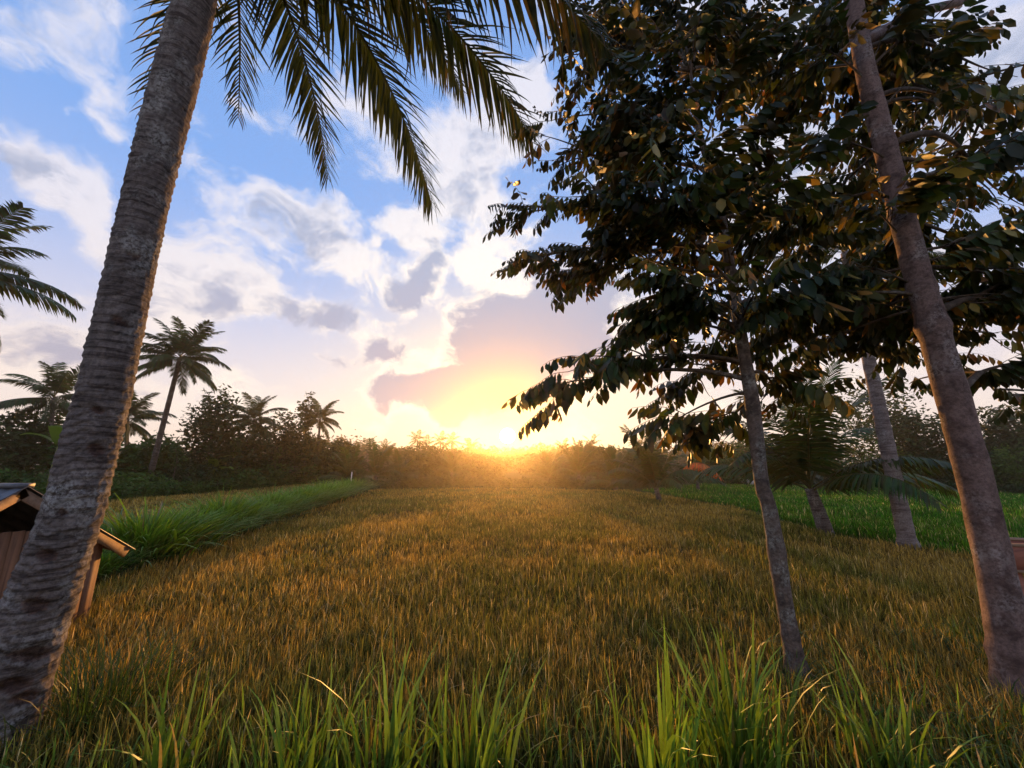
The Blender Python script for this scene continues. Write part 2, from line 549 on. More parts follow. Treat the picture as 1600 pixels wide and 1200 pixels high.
PALM_Y = 2.95
prof = [(305, 0, 74), (268, 150, 81), (231, 300, 80), (198, 450, 84), (166, 600, 90), (140, 700, 98), (115, 800, 102),
        (78, 900, 116), (41, 1000, 130), (8, 1100, 138), (-28, 1200, 148)]
rows = [(*at(338, -170, PALM_Y), .125)]
for (x, y, w) in prof:
    rows.append((*at(x, y, PALM_Y), edge_radius(x, y, w, PALM_Y)))
last = rows[-1]
rows.append((last[0] - .04, last[1], -.05, last[3] * 1.12))
rows = rows[::-1]
CROWN = Vector(rows[-1][:3])
R = resample(rows, 420)
R[:, 3] = np.convolve(np.pad(R[:, 3], 12, 'edge'), np.ones(25) / 25, 'valid')
SIDES = 72
an = np.linspace(0, 2 * math.pi, SIDES, endpoint=False)
zs = R[:, 2]
AN, ZZ = np.meshgrid(an, zs)
wob = ZZ + .05 * np.sin(AN + ZZ * 1.3) + .035 * np.sin(2 * AN + ZZ * 3.1) + .05 * (vnoise(AN * 2.5, ZZ * 4, 21) - .5)
ph = wob * 13.5 + 1.2 * vnoise(np.zeros_like(ZZ), ZZ * 3.0, 22)
saw = ph - np.floor(ph)
step = .075 * (1 - saw) ** 1.6 - .025
rough = .075 * (vnoise(AN * 9, ZZ * 22, 23) - .5) + .035 * (vnoise(AN * 22, ZZ * 60, 24) - .5)
disp = 1 + step * (.5 + .8 * vnoise(AN * 3, ZZ * 5, 25)) + rough
colr = np.ones((len(zs), SIDES, 3))
colr *= (.72 + .5 * vnoise(AN * 4, ZZ * 6, 26))[..., None]
colr *= np.where(saw > .86, .62, 1.0)[..., None]
for (px_, py_, wz, wa) in ((72, 868, .045, .36), (52, 947, .055, .42), (60, 1030, .05, .6), (20, 1075, .05, .5), (163, 702, .05, .33), (150, 640, .03, .25),
                           (95, 800, .03, .2), (110, 1105, .05, .4), (212, 395, .03, .35), (190, 500, .035, .4)):
    r_ = ray(px_, py_)
    cpt = at(px_, py_, PALM_Y - .15)
    i = int(np.argmin(np.abs(zs - cpt.z)))
    ax_ = R[i]
    a0 = math.atan2(cpt.y - ax_[1], cpt.x - ax_[0])
    da = (AN - a0 + math.pi) % (2 * math.pi) - math.pi
    dz = ZZ - cpt.z + .05 * da
    m_ = np.exp(-(da / wa) ** 2 * 1.4) * np.clip(1 - np.abs(dz / (wz * (1.15 - .5 * np.clip(np.abs(da / wa), 0, 1.6)))) ** 2.0, 0, 1)
    disp -= .18 * m_
    colr *= (1 - .6 * np.clip(m_ * 1.8, 0, 1))[..., None] * np.where(m_[..., None] > .25, (1.15, .85, .75), (1, 1, 1))
V = np.stack([R[:, 0, None] + np.cos(AN) * R[:, 3, None] * disp, R[:, 1, None] + np.sin(AN) * R[:, 3, None] * disp,
              np.broadcast_to(zs[:, None], AN.shape)], 2)
ii = np.arange(len(zs) * SIDES).reshape(len(zs), SIDES)
q = np.stack([ii[:-1], np.roll(ii[:-1], -1, 1), np.roll(ii[1:], -1, 1), ii[1:]], 2).reshape(-1, 4)
palm = thing('coconut_palm', 'large coconut palm with thick ringed grey trunk in the left foreground', 'palm tree', (R[0][0], R[0][1], 0))
off = np.array([R[0][0], R[0][1], 0])
MB().add(V.reshape(-1, 3) - off, q, None, colr.reshape(-1, 3)).build('trunk', M_COCO, palm, True)


def leaflet_mesh(name, curl, col_, seed, segs=5):
    """one palm leaflet of unit length along +X, folded along its midrib, falling towards -Z"""
    r_ = random.Random(seed)
    v, c = [], []
    ang, x, z = 0.12, 0.0, 0.0
    for i in range(segs + 1):
        t = i / segs
        w = (.55 + 1.6 * t if t < .28 else 1.0) * max(.02, 1 - t ** 2.2) * .5
        v += [(x, -w, z - abs(w) * .03), (x, 0, z), (x, w, z - abs(w) * .03)]
        f = 1.0 - .15 * t
        tip = (1, 1, 1) if t < .85 else (1.5, 1.1, .8)
        c += [tuple(a * f * b for a, b in zip(col_, tip))] * 3
        ang -= curl / segs * (1 + r_.uniform(-.3, .3))
        x += math.cos(ang) / segs
        z += math.sin(ang) / segs
    q_ = []
    for i in range(segs):
        b = 3 * i
        q_ += [(b, b + 3, b + 4, b + 1), (b + 1, b + 4, b + 5, b + 2)]
    mb = MB().add(v, q_, None, c)
    return mb


LEAFLETS = [leaflet_mesh('leaflet', cu, co_, s_) for s_, (cu, co_) in enumerate(
    [(.5, (.040, .060, .020)), (.8, (.050, .070, .020)), (1.1, (.040, .058, .022)), (.35, (.060, .075, .024)), (.9, (.085, .070, .026))])]
LEAFLET_ME = [mb.mesh('leaflet', M_PALM) for mb in LEAFLETS]
n_single = 0


def near_frond(tip, rise, spread=1.0, nl=64, single=False, seed=0, dead=0.0, sag=.35):
    """a frond from the crown to a tip point: a stalk and two rows of leaflets"""
    global n_single
    r_ = random.Random(seed)
    tip = Vector(tip)
    p0 = CROWN + Vector((r_.uniform(-.05, .05), r_.uniform(-.05, .05), -.05))
    hv = tip - p0
    hz = Vector((hv.x, hv.y, 0))
    p1 = p0 + hz * .33 + UP * rise
    p2 = p0 + hz * .80 + UP * (hv.z * .45 + rise * .55)
    path = bez(p0, p1, p2, tip, 40)
    f = MB().tube(path - off, np.linspace(.035, .005, 40), 6, (.13, .12, .04))
    fr = f.build('frond', M_RACHIS, palm, True)
    T = np.gradient(path, axis=0)
    T /= np.linalg.norm(T, axis=1)[:, None]
    L = float(np.sum(np.linalg.norm(np.diff(path, axis=0), axis=1)))
    rest = MB()
    for i in range(nl):
        s_ = .16 + .84 * (i / (nl - 1)) ** .95
        kf = s_ * 39
        k0 = min(int(kf), 38)
        p = Vector(path[k0] * (1 - kf + k0) + path[k0 + 1] * (kf - k0))
        t = Vector(T[k0])
        side = t.cross(UP).normalized()
        nrm = side.cross(t).normalized()
        ln = L * .225 * (math.sin(math.pi * (.16 + .76 * s_)) ** .7) * r_.uniform(.85, 1.12)
        for sg in (-1, 1):
            fw = .55 + .75 * s_ ** 2 + r_.uniform(-.12, .12)
            d = (side * sg + t * fw - UP * (sag + r_.uniform(-.12, .22)) + nrm * .15).normalized()
            zl = (UP - d * UP.dot(d)).normalized()
            zl = (zl + side * sg * r_.uniform(-.3, .5) + t * r_.uniform(-.5, .5)).normalized()
            zl = (zl - d * zl.dot(d)).normalized()
            yl = zl.cross(d)
            wd = ln * .044 * r_.uniform(.8, 1.2) + .008
            M = Matrix((( d.x * ln, yl.x * wd, zl.x * ln, p.x - off[0]), (d.y * ln, yl.y * wd, zl.y * ln, p.y - off[1]),
                        (d.z * ln, yl.z * wd, zl.z * ln, p.z), (0, 0, 0, 1)))
            vi = 4 if r_.random() < dead + .25 * max(0, s_ - .75) * 4 * .5 else r_.randrange(4)
            if single and n_single < 300:
                o = obj('leaflet', LEAFLET_ME[vi], fr)
                o.matrix_local = M
                n_single += 1
            else:
                v, q_, t_, c_ = LEAFLETS[vi].arrays()
                Mn = np.array(M)
                rest.add(v @ Mn[:3, :3].T + Mn[:3, 3], q_, None, c_ * r_.uniform(.75, 1.25))
    if rest.n:
        tag(rest.build('leaflets', M_PALM, fr), kind='stuff')
    return fr


near_frond(at(675, 322, 5.7), 1.15, single=True, nl=86, seed=1)
near_frond(at(832, 222, 4.9), 1.1, single=True, nl=86, seed=2, dead=.05)
near_frond(at(512, 277, 5.6), .95, seed=3, nl=78, dead=.05)
near_frond(at(955, 85, 3.6), 1.15, seed=4, nl=82, dead=.28, sag=.75)
near_frond(at(372, 182, 5.0), .85, seed=5, nl=50)
near_frond(at(228, 168, 4.3), .75, seed=6, nl=48)
near_frond(at(722, 142, 5.1), 1.5, seed=7, nl=70, sag=.5)
for i_, (dx, dy, dz) in enumerate(((-3.0, -.6, .6), (-3.2, -1.6, -.5), (-1.0, -3.5, -.8), (1.6, -3.3, -.6), (3.6, -1.4, -.2), (-2.2, 1.9, .9),
                                   (.9, -1.0, 3.0), (-1.1, .3, 3.0), (1.8, .9, 2.4))):
    near_frond(CROWN + Vector((dx, dy, dz)), 1.2, seed=20 + i_, nl=40)
cl = MB()
for i_ in range(9):                       # green coconuts under the crown
    a_ = i_ * .698
    c_ = CROWN + Vector((math.cos(a_) * .24, math.sin(a_) * .24, -.12 - .1 * (i_ % 3))) - Vector(off)
    nb = MB()
    th, phh = np.meshgrid(np.linspace(0, math.pi, 8), np.linspace(0, 2 * math.pi, 11)[:-1], indexing='ij')
    rr = .10 * (1 + .06 * np.cos(3 * phh))
    sv = np.stack([rr * np.sin(th) * np.cos(phh), rr * np.sin(th) * np.sin(phh), .125 * np.cos(th)], 2)
    i8 = np.arange(80).reshape(8, 10)
    nb.add(sv.reshape(-1, 3) + np.array(c_), np.stack([i8[:-1], np.roll(i8[:-1], -1, 1), np.roll(i8[1:], -1, 1), i8[1:]], 2).reshape(-1, 4), None, (.12, .14, .03))
    nb.build('coconut', M_RACHIS, palm, True)

# ------------------------------------------------------------------ broad-leaved trees on the right
def compound_leaf(seed, tint, orange=.1, nl=11):
    """a feather-shaped leaf of unit length along +X, with hanging oval leaflets"""
    r_ = random.Random(seed)
    mb = MB()
    n_ = 6
    path = [(i / (n_ - 1), .04 * math.sin(i * 1.3 + seed), .10 * math.sin(i / (n_ - 1) * 2.4) - .20 * (i / (n_ - 1)) ** 2) for i in range(n_)]
    mb.tube(path, np.linspace(.010, .004, n_), 3, (.10, .075, .03), cap=False)
    for j in range(nl):
        s_ = .12 + .88 * j / (nl - 1)
        kf = min(s_ * (n_ - 1), n_ - 1.001)
        a_ = Vector(path[int(kf)]).lerp(Vector(path[int(kf) + 1]), kf % 1)
        sg = 1 if j % 2 else -1
        if j == nl - 1:
            sg = .1
        d = Vector((.45 + r_.uniform(-.2, .3), sg * r_.uniform(.35, .8), -r_.uniform(.75, 1.9))).normalized()
        ln = r_.uniform(.22, .44) * (.75 + .5 * math.sin(math.pi * min(1, s_ * .95 + .05)))
        w = ln * r_.uniform(.17, .23)
        side = Vector((r_.uniform(.5, 1.0), -sg * .5, r_.uniform(-.2, .4)))
        side = (side - d * side.dot(d)).normalized()
        nrm = d.cross(side)
        c0 = tuple(x * r_.uniform(.75, 1.3) for x in tint)
        if r_.random() < orange:
            c0 = r_.choice([(.24, .12, .025), (.22, .13, .03), (.26, .20, .04)])
        bendv = nrm * r_.uniform(-.18, .05) * ln
        P = [a_]
        for t, ww in ((.30, .9), (.66, .92)):
            c_ = a_ + d * (ln * t) + bendv * t * t
            P += [c_ - side * (w * ww) + nrm * w * .25, c_, c_ + side * (w * ww) + nrm * w * .25]
        P.append(a_ + d * ln + bendv)
        mb.add([tuple(p) for p in P], [(1, 4, 5, 2), (2, 5, 6, 3)], [(0, 1, 2), (0, 2, 3), (4, 7, 5), (5, 7, 6)], c0)
    return mb


LEAF_MB = [compound_leaf(i, t, o_, n_) for i, (t, o_, n_) in enumerate(
    [((0.033, 0.052, 0.013), .02, 11), ((0.026, 0.044, 0.013), .02, 9), ((0.041, 0.059, 0.013), .03, 13), ((0.030, 0.046, 0.012), .05, 10),
     ((0.037, 0.048, 0.013), .08, 11), ((0.063, 0.059, 0.015), .30, 9), ((0.026, 0.041, 0.015), .02, 13), ((0.052, 0.078, 0.015), .02, 9)])]
LEAF_ME = [m_.mesh('leaf', M_LEAF) for m_ in LEAF_MB]


def broad_tree(name, label, trunk_rows, branches, mat, seed, sides=20, extra_limbs=(), lsize=(.38, .68), gap=.095, keep=None):
    """trunk_rows: x, y, z, radius from the ground up; branches: tip point, attach height"""
    r_ = random.Random(seed)
    base = Vector(trunk_rows[0][:3])
    base.z = 0
    root = thing(name, label, 'tree', base)
    R_ = resample(trunk_rows, 110)
    R_[:, 3] *= 1 + .45 * np.exp(-np.maximum(R_[:, 2], 0) / .13)          # root flare
    A_, Z_ = np.meshgrid(np.linspace(0, 2 * math.pi, sides, endpoint=False), R_[:, 2])
    k_ = 1 + .10 * (vnoise(A_ * 2.2, Z_ * 5, seed) - .5) + .05 * (vnoise(A_ * 6, Z_ * 16, seed + 1) - .5)
    for hz in [r_.uniform(.3, 6) for _ in range(12)]:       # old branch collars
        k_ += .10 * np.exp(-((Z_ - hz) / .035) ** 2)
    V_ = np.stack([R_[:, 0, None] + np.cos(A_) * R_[:, 3, None] * k_, R_[:, 1, None] + np.sin(A_) * R_[:, 3, None] * k_, Z_], 2)
    i_ = np.arange(len(R_) * sides).reshape(len(R_), sides)
    q_ = np.stack([i_[:-1], np.roll(i_[:-1], -1, 1), np.roll(i_[1:], -1, 1), i_[1:]], 2).reshape(-1, 4)
    cc = (.75 + .5 * vnoise(A_ * 3, Z_ * 3, seed + 2))[..., None] * np.ones(3)
    MB().add(V_.reshape(-1, 3) - np.array(base), q_, None, cc.reshape(-1, 3)).build('trunk', mat, root, True)
    leaves = []

    def grow(p0, tip, rad, droop, sub):
        p0, tip = Vector(p0), Vector(tip)
        L = (tip - p0).length
        h = tip - p0
        side = h.cross(UP).normalized() if h.cross(UP).length > 1e-3 else Vector((1, 0, 0))
        w1 = side * r_.uniform(-.12, .12) * L
        path = bez(p0, p0 + h * .3 + UP * L * droop + w1, p0 + h * .72 + UP * L * droop * .9 - w1, tip, 14)
        MB().tube(path - np.array(base), np.linspace(rad, .004, 14), 6 if rad > .012 else 4, (1, 1, 1)).build('branch', M_TWIG, root, True)
        s0 = .30 if sub else .1
        nleaf = max(3, int(L * (1 - s0) / gap))
        for j in range(nleaf):
            s_ = s0 + (1 - s0) * (j + r_.uniform(0, .8)) / nleaf
            kf = min(s_, .999) * 13
            p = Vector(path[int(kf)]).lerp(Vector(path[int(kf) + 1]), kf % 1)
            t = (Vector(path[int(kf) + 1]) - Vector(path[int(kf)])).normalized()
            sd = t.cross(UP).normalized() * (1 if j % 2 else -1)
            d = (t * r_.uniform(.3, 1.1) + sd * r_.uniform(.4, 1.0) + UP * r_.uniform(-.35, .35)).normalized()
            leaves.append((p, d, r_.uniform(*lsize) * (1 - .25 * s_)))
        leaves.append((tip, (tip - Vector(path[-3])).normalized(), r_.uniform(*lsize) * .85))
        if sub:
            for _ in range(sub):
                s_ = r_.uniform(.3, .85)
                p = Vector(path[int(s_ * 13)])
                t = (Vector(path[int(s_ * 13) + 1]) - p).normalized()
                d = (t * r_.uniform(.5, 1) + t.cross(UP).normalized() * r_.choice((-1, 1)) * r_.uniform(.4, .9) + UP * r_.uniform(-.3, .3)).normalized()
                grow(p, p + d * L * r_.uniform(.25, .45), rad * .5, droop * .5, 0)

    def axis(z):
        i = int(np.argmin(np.abs(R_[:, 2] - z)))
        return Vector(R_[i][:3])

    for (a, b, ra, rb) in extra_limbs:                     # big forks of the trunk
        path = bez(a, Vector(a).lerp(Vector(b), .35) + UP * .1, Vector(a).lerp(Vector(b), .7) + UP * .15, b, 12)
        MB().tube(path - np.array(base), np.linspace(ra, rb, 12), 10).build('limb', mat, root, True)
    for (tip, dz) in branches:
        tip = Vector(tip)
        L = math.hypot(tip.x - base.x, tip.y - base.y)
        p0 = axis(max(1.6, tip.z + dz))
        grow(p0, tip, .010 + .008 * L, r_.uniform(.08, .2), 4 if L > 1 else 2)
    # the leaves nearest the lens are parts of their own, the others one mass
    scored = []
    for (p, d, s_) in leaves:
        v = p - Vector((0, 0, CAM_Z))
        dep = v.y * CP + v.z * SP
        u, w_ = v.x * F / max(dep, .1) + 800, 600 - (v.z * CP - v.y * SP) * F / max(dep, .1)
        if keep and r_.random() > keep(u, w_, dep):
            continue
        inside = dep > .3 and -20 < u < 1620 and -20 < w_ < 1220
        scored.append((0 if inside else 1, dep, p, d, s_))
    scored.sort(key=lambda e: (e[0], e[1]))
    rest = MB()
    for i, (_, _, p, d, s_) in enumerate(scored):
        zl = (UP - d * UP.dot(d))
        zl = (zl.normalized() if zl.length > .05 else Vector((1, 0, 0)))
        zl = (zl + d.cross(zl) * r_.uniform(-.5, .5)).normalized()
        yl = zl.cross(d).normalized()
        zl = d.cross(yl)
        M_ = Matrix(((d.x * s_, yl.x * s_, zl.x * s_, p.x - base.x), (d.y * s_, yl.y * s_, zl.y * s_, p.y - base.y),
                     (d.z * s_, yl.z * s_, zl.z * s_, p.z), (0, 0, 0, 1)))
        vi = r_.randrange(8)
        if i < 300:
            o = obj('leaf', LEAF_ME[vi], root)
            o.matrix_local = M_
        else:
            v, q_, t_, c_ = LEAF_MB[vi].arrays()
            Mn = np.array(M_)
            rest.add(v @ Mn[:3, :3].T + Mn[:3, 3], q_, t_, c_ * r_.uniform(.65, 1.3))
    if rest.n:
        tag(rest.build('foliage', M_LEAF, root), kind='stuff')
    return root, len(leaves)


def rows_from(prof_, Y0, Y1=None):
    out = []
    m = len(prof_)
    for i, (x, y, w) in enumerate(prof_):
        Yc = Y0 + ((Y1 if Y1 is not None else Y0) - Y0) * i / (m - 1)
        p = at(x, y, Yc)
        out.append((p.x, p.y, p.z, edge_radius(x, y, w, Yc)))
    return out


b1 = ground(1247, 1066)
t1 = [(b1.x + .02, b1.y, -.04, .105)] + rows_from([(1240, 1020, 30), (1222, 920, 28), (1203, 800, 26), (1190, 753, 24), (1175, 627, 24), (1160, 540, 21), (1148, 460, 18),
                                         (1134, 380, 15), (1118, 290, 13)], b1.y, b1.y + .1)
e_ = t1[-1]
t1 += [(e_[0] - .12, e_[1], e_[2] + .8, .035), (e_[0] - .1, e_[1] + .05, e_[2] + 1.8, .012)]
T1_TIPS = [(840, 628, 4.7, .1), (905, 600, 4.4, .1), (1035, 668, 4.5, .3), (960, 575, 4.2, .0), (985, 470, 3.9, -.3), (1000, 520, 4.3, -.2), (905, 440, 4.7, -.4),
           (785, 345, 4.7, -.5), (800, 410, 4.9, -.4), (850, 265, 4.6, -.6), (840, 190, 4.6, -.7), (860, 95, 4.6, -.8), (905, 50, 4.8, -.9), (960, 15, 4.6, -1.0),
           (1010, 330, 3.5, -.6), (1060, 430, 3.3, -.4), (930, 310, 3.7, -.5), (1000, 120, 3.7, -.8), (1080, 30, 3.9, -1.0), (940, 190, 3.8, -.7),
           (1060, 220, 3.3, -.7), (1200, 430, 3.3, -.3), (1240, 260, 3.2, -.6), (1250, 500, 4.9, -.2), (1290, 575, 5.4, .1), (1100, 575, 5.2, .1),
           (1120, 690, 5.0, .4), (1050, 625, 5.4, .2), (1230, 640, 5.1, .2), (1180, 80, 3.6, -1.0), (1150, 160, 5.4, -.8), (1010, 210, 5.8, -.7),
           (1100, 100, 5.9, -.9), (1150, 350, 5.8, -.5), (1060, 500, 5.6, -.2), (1250, 420, 5.8, -.3), (1040, 400, 5.2, -.4), (1100, 300, 3.4, -.6),
           (960, 250, 5.0, -.6), (1050, 60, 5.0, -.9), (1180, 260, 4.8, -.6), (1120, 460, 3.5, -.2), (1020, 10, 4.2, -1.0), (1130, 10, 4.6, -1.1)]
_, n_a = broad_tree('broadleaf_tree', 'slender young tree with thin brown trunk and drooping leaves, nearer the field centre', t1,
                    [(at(x + (14 if x < 1000 and y < 560 else 4), y, Y_), dz) for (x, y, Y_, dz) in T1_TIPS], M_SLIM, 31,
                    keep=lambda u, v, d: .45 if v > 540 else (.7 if v > 430 or u < 960 else 1))

b2 = ground(1588, 1108)
t2 = [(b2.x + .03, b2.y, -.05, .20)] + rows_from([(1590, 1090, 76), (1568, 950, 70), (1535, 800, 64), (1508, 690, 61), (1471, 560, 57), (1434, 430, 50), (1407, 330, 46),
                                        (1394, 270, 43), (1362, 150, 39), (1345, 70, 37), (1325, -40, 34)], b2.y, b2.y + .1)
e2 = t2[-1]
t2 += [(e2[0] - .1, e2[1], e2[2] + 1.2, .07), (e2[0], e2[1] + .1, e2[2] + 2.4, .02)]
T2_TIPS = [(1260, 60, 3.3, -.6), (1310, 210, 3.1, -.4), (1400, 40, 3.1, -.7), (1480, 30, 3.3, -.7), (1430, 120, 2.9, -.5), (1545, 60, 4.0, -.6),
           (1590, 120, 4.2, -.4), (1530, 175, 3.9, -.3), (1470, 110, 4.3, -.4), (1570, 200, 4.2, -.3), (1590, 265, 3.3, -.2), (1480, 300, 3.0, -.3),
           (1560, 320, 4.6, -.2), (1590, 390, 3.6, -.1), (1600, 470, 4.2, .0), (1540, 430, 5.0, -.1), (1595, 555, 5.4, -.1), (1490, 500, 4.8, .0),
           (1330, 420, 3.1, -.2), (1290, 470, 4.2, .0), (1350, 540, 5.0, .1), (1400, 585, 5.2, .2), (1300, 330, 5.0, -.3), (1230, 350, 4.6, -.3),
           (1480, 400, 3.2, -.1), (1560, 250, 5.4, -.3), (1620, 330, 5.0, -.2), (1400, 250, 5.5, -.3), (1300, 100, 5.3, -.6), (1250, 180, 5.1, -.5),
           (1450, 200, 5.4, -.4), (1590, 640, 5.4, -.2), (1310, 520, 4.4, .1), (1420, 480, 4.9, .0), (1360, 330, 3.0, -.4), (1210, 480, 3.9, .0), (1330, 30, 4.3, -.7),
           (1540, 510, 4.3, .0), (1380, 440, 5.2, -.1), (1260, 560, 4.6, .2), (1200, 130, 4.2, -.5), (1470, 560, 5.3, .1)]


def keep2(u, v, d):
    """the crown is open on its outer side and round the upper trunk"""
    tx = 1335 + (v - 40) * .27
    if abs(u - tx) < 48 and (90 < v < 290 or 350 < v < 430) and d < 5.2:
        return .25
    if u > 1400 and v < 290:
        return .22
    return .30 if v > 490 else (.55 if u > 1440 else 1)


_, n_b = broad_tree('broadleaf_tree', 'tall tree with thick reddish grey trunk at the right edge of the field', t2,
                    [(at(x, y, max(Y_, 3.5)), dz) for (x, y, Y_, dz) in T2_TIPS], M_THICK, 57, 28,
                    keep=keep2, extra_limbs=[(Vector(t2[10][:3]), at(1500, 5, 4.0), .075, .045), (at(1500, 5, 4.0), at(1600, -50, 4.2), .045, .03)])
print('leaves', n_a, n_b)

# ------------------------------------------------------------------ grass by the lens
def tuft(name, label, p, n_, hgt, wid, bend, cb, ct, group=None, spread=.12, segs=6, mat=None, dry=.04, dome=False):
    P = np.concatenate([rng.normal(0, spread, (n_, 2)), np.full((n_, 1), -.02)], 1)
    yaw = np.arctan2(P[:, 1], P[:, 0]) + rng.normal(0, .6, n_)
    v_ = rng.uniform(.65, 1.35, (n_, 1))
    CB, CT = np.array(cb) * v_, np.array(ct) * v_
    dr = rng.random(n_) < dry
    CT[dr] = (.42, .30, .14)
    mb = MB()
    bd_ = np.abs(rng.normal(bend, bend * .6, n_))
    if dome:                                  # a rounded clump: the outer blades arch over, the inner ones stand
        rad_ = np.hypot(P[:, 0], P[:, 1]) / spread
        bd_, yaw = .12 + .42 * rad_ * rng.uniform(.6, 1.4, n_), np.arctan2(P[:, 1], P[:, 0]) + rng.normal(0, .35, n_)
    blades(mb, P, rng.uniform(hgt[0], hgt[1], n_) * np.clip(rng.normal(1, .12, n_), .6, 1.3), np.full(n_, wid) * rng.uniform(.6, 1.3, n_),
           bd_, yaw, CB, CT, segs)
    if label is None:
        return mb
    o = mb.build(name, mat or M_GRASS)
    o.location = p
    return tag(o, label, 'grass tuft', group)


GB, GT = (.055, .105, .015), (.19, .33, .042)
G_ = 'tall grass tufts along the near verge'
for (px_, Y_, n_, hh, lab) in (
        (1150, 2.75, 150, (.55, 1.05), 'tallest bright green grass tuft standing just left of the slender trunk'),
        (1030, 2.65, 70, (.4, .85), 'green grass tuft leaning left beside the tallest tuft of the verge'),
        (735, 2.6, 80, (.45, .85), 'bright green grass tuft at the bottom centre of the picture'),
        (600, 2.55, 80, (.5, 1.0), 'upright green grass tuft left of the bottom centre tuft'),
        (455, 2.55, 80, (.4, .78), 'wide green grass tuft between the palm clump and the upright tuft'),
        (265, 2.6, 46, (.4, .85), 'thin pale green grass tuft right of the big palm trunk'),
        (1385, 2.7, 46, (.45, .80), 'sparse upright green tuft between the two broadleaf trunks')):
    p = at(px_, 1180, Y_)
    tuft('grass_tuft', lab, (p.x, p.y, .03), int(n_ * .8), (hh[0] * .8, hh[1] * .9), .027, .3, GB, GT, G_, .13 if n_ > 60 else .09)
pd = ground(165, 1120)
tuft('grass_clump', 'dark dense grass clump at the foot of the big coconut palm', (pd.x, pd.y, 0), 520, (.3, .62), .011, .55, (.022, .042, .010), (.060, .105, .020),
     None, .26, 5)
vb = MB()
n_ = 3000
P = np.stack([rng.uniform(-4.6, 6.4, n_), rng.uniform(1.7, 3.25, n_), np.zeros(n_)], 1)
kp = rng.random(n_) < np.clip(1.35 - (P[:, 1] - 2.2) * .85, .1, 1)
P = P[kp]
n_ = len(P)
v_ = rng.uniform(.5, 1.35, (n_, 1))
g_ = vnoise(P[:, 0] * 1.3, P[:, 1] * 2, 44)[:, None]
CT = (np.array(GT) * (1 - g_ * .4)) * v_
CT[rng.random(n_) < .05] = (.42, .30, .15)
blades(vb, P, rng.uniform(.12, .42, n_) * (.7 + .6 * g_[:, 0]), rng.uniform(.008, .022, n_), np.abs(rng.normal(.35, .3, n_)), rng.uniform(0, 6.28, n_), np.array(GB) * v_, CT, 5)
# low weeds on the right
n_ = 9000
P = np.stack([rng.uniform(2.2, 7.5, n_), rng.uniform(2.2, 4.6, n_), np.zeros(n_)], 1)
P = P[rng.random(n_) < vnoise(P[:, 0] * 1.1, P[:, 1] * 1.1, 45) * 1.1 - .12]
n_ = len(P)
v_ = rng.uniform(.5, 1.3, (n_, 1))
blades(vb, P, rng.uniform(.12, .42, n_), rng.uniform(.008, .020, n_), np.abs(rng.normal(.6, .4, n_)), rng.uniform(0, 6.28, n_), np.array((.03, .055, .01)) * v_,
       np.array((.07, .125, .02)) * v_, 4)
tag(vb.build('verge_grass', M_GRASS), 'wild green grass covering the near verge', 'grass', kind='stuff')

# ------------------------------------------------------------------ grass bund on the left
bl0, bl1 = ground(95, 925), ground(556, 770)
bd = MB()
nb = 40
for i in range(nb + 1):
    t = i / nb
    c_ = bl0.lerp(bl1, t)
    nv = (bl1 - bl0).normalized().cross(UP)
    for (o_, z_) in ((-.8, -.01), (-.45, .16), (0, .22), (.45, .16), (.8, -.01)):
        bd.add([tuple(c_ + nv * o_ + UP * (z_ * (.8 + .4 * rnd.random()) if z_ > 0 else z_))])
qs = [(i * 5 + j, i * 5 + j + 1, (i + 1) * 5 + j + 1, (i + 1) * 5 + j) for i in range(nb) for j in range(4)]
bd.q.append(np.array(qs))
tag(bd.build('field_bund', gm, None, True), kind='structure')
CL = [tuft('c', None, None, 800, (.55, 1.12), .040, .55, (.010, .018, .005), (.17, .34, .035), None, .34, 6, dry=.015, dome=True) for _ in range(3)]  # dead-thatch bases darkened further, tips brightened: the clumps' shading painted into blade colour
CLM = [c_.mesh('grass_clump', M_GRASS) for c_ in CL]
ORD = ['nearest', 'second', 'third', 'fourth', 'fifth', 'sixth', 'seventh', 'eighth', 'ninth', 'tenth', 'eleventh', 'twelfth', 'thirteenth', 'fourteenth',
       'fifteenth', 'sixteenth', 'seventeenth', 'eighteenth', 'nineteenth', 'twentieth', 'farthest']
NCL = 15
ORD[NCL - 1] = 'farthest'
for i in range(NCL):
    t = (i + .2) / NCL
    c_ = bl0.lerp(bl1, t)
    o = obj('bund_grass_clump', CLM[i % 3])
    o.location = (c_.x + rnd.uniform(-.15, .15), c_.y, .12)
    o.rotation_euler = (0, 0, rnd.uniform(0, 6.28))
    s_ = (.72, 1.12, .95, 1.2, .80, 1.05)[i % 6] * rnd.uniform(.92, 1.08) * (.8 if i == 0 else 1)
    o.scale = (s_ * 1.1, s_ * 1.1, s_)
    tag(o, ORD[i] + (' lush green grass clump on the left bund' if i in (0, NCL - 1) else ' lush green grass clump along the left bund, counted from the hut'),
        'grass clump', 'grass clumps along the left bund')

# ------------------------------------------------------------------ hut at the left edge
ap = at(30, 757, 3.95)
ev = at(203, 852, 5.15)
hx = ap.x
half = ev.y - ap.y + .02
drop = ap.z - ev.z
hut = thing('hut', 'small low wooden hut with dark gabled roof behind the big palm trunk', 'hut', (hx, ap.y, 0))
LEN = 2.6


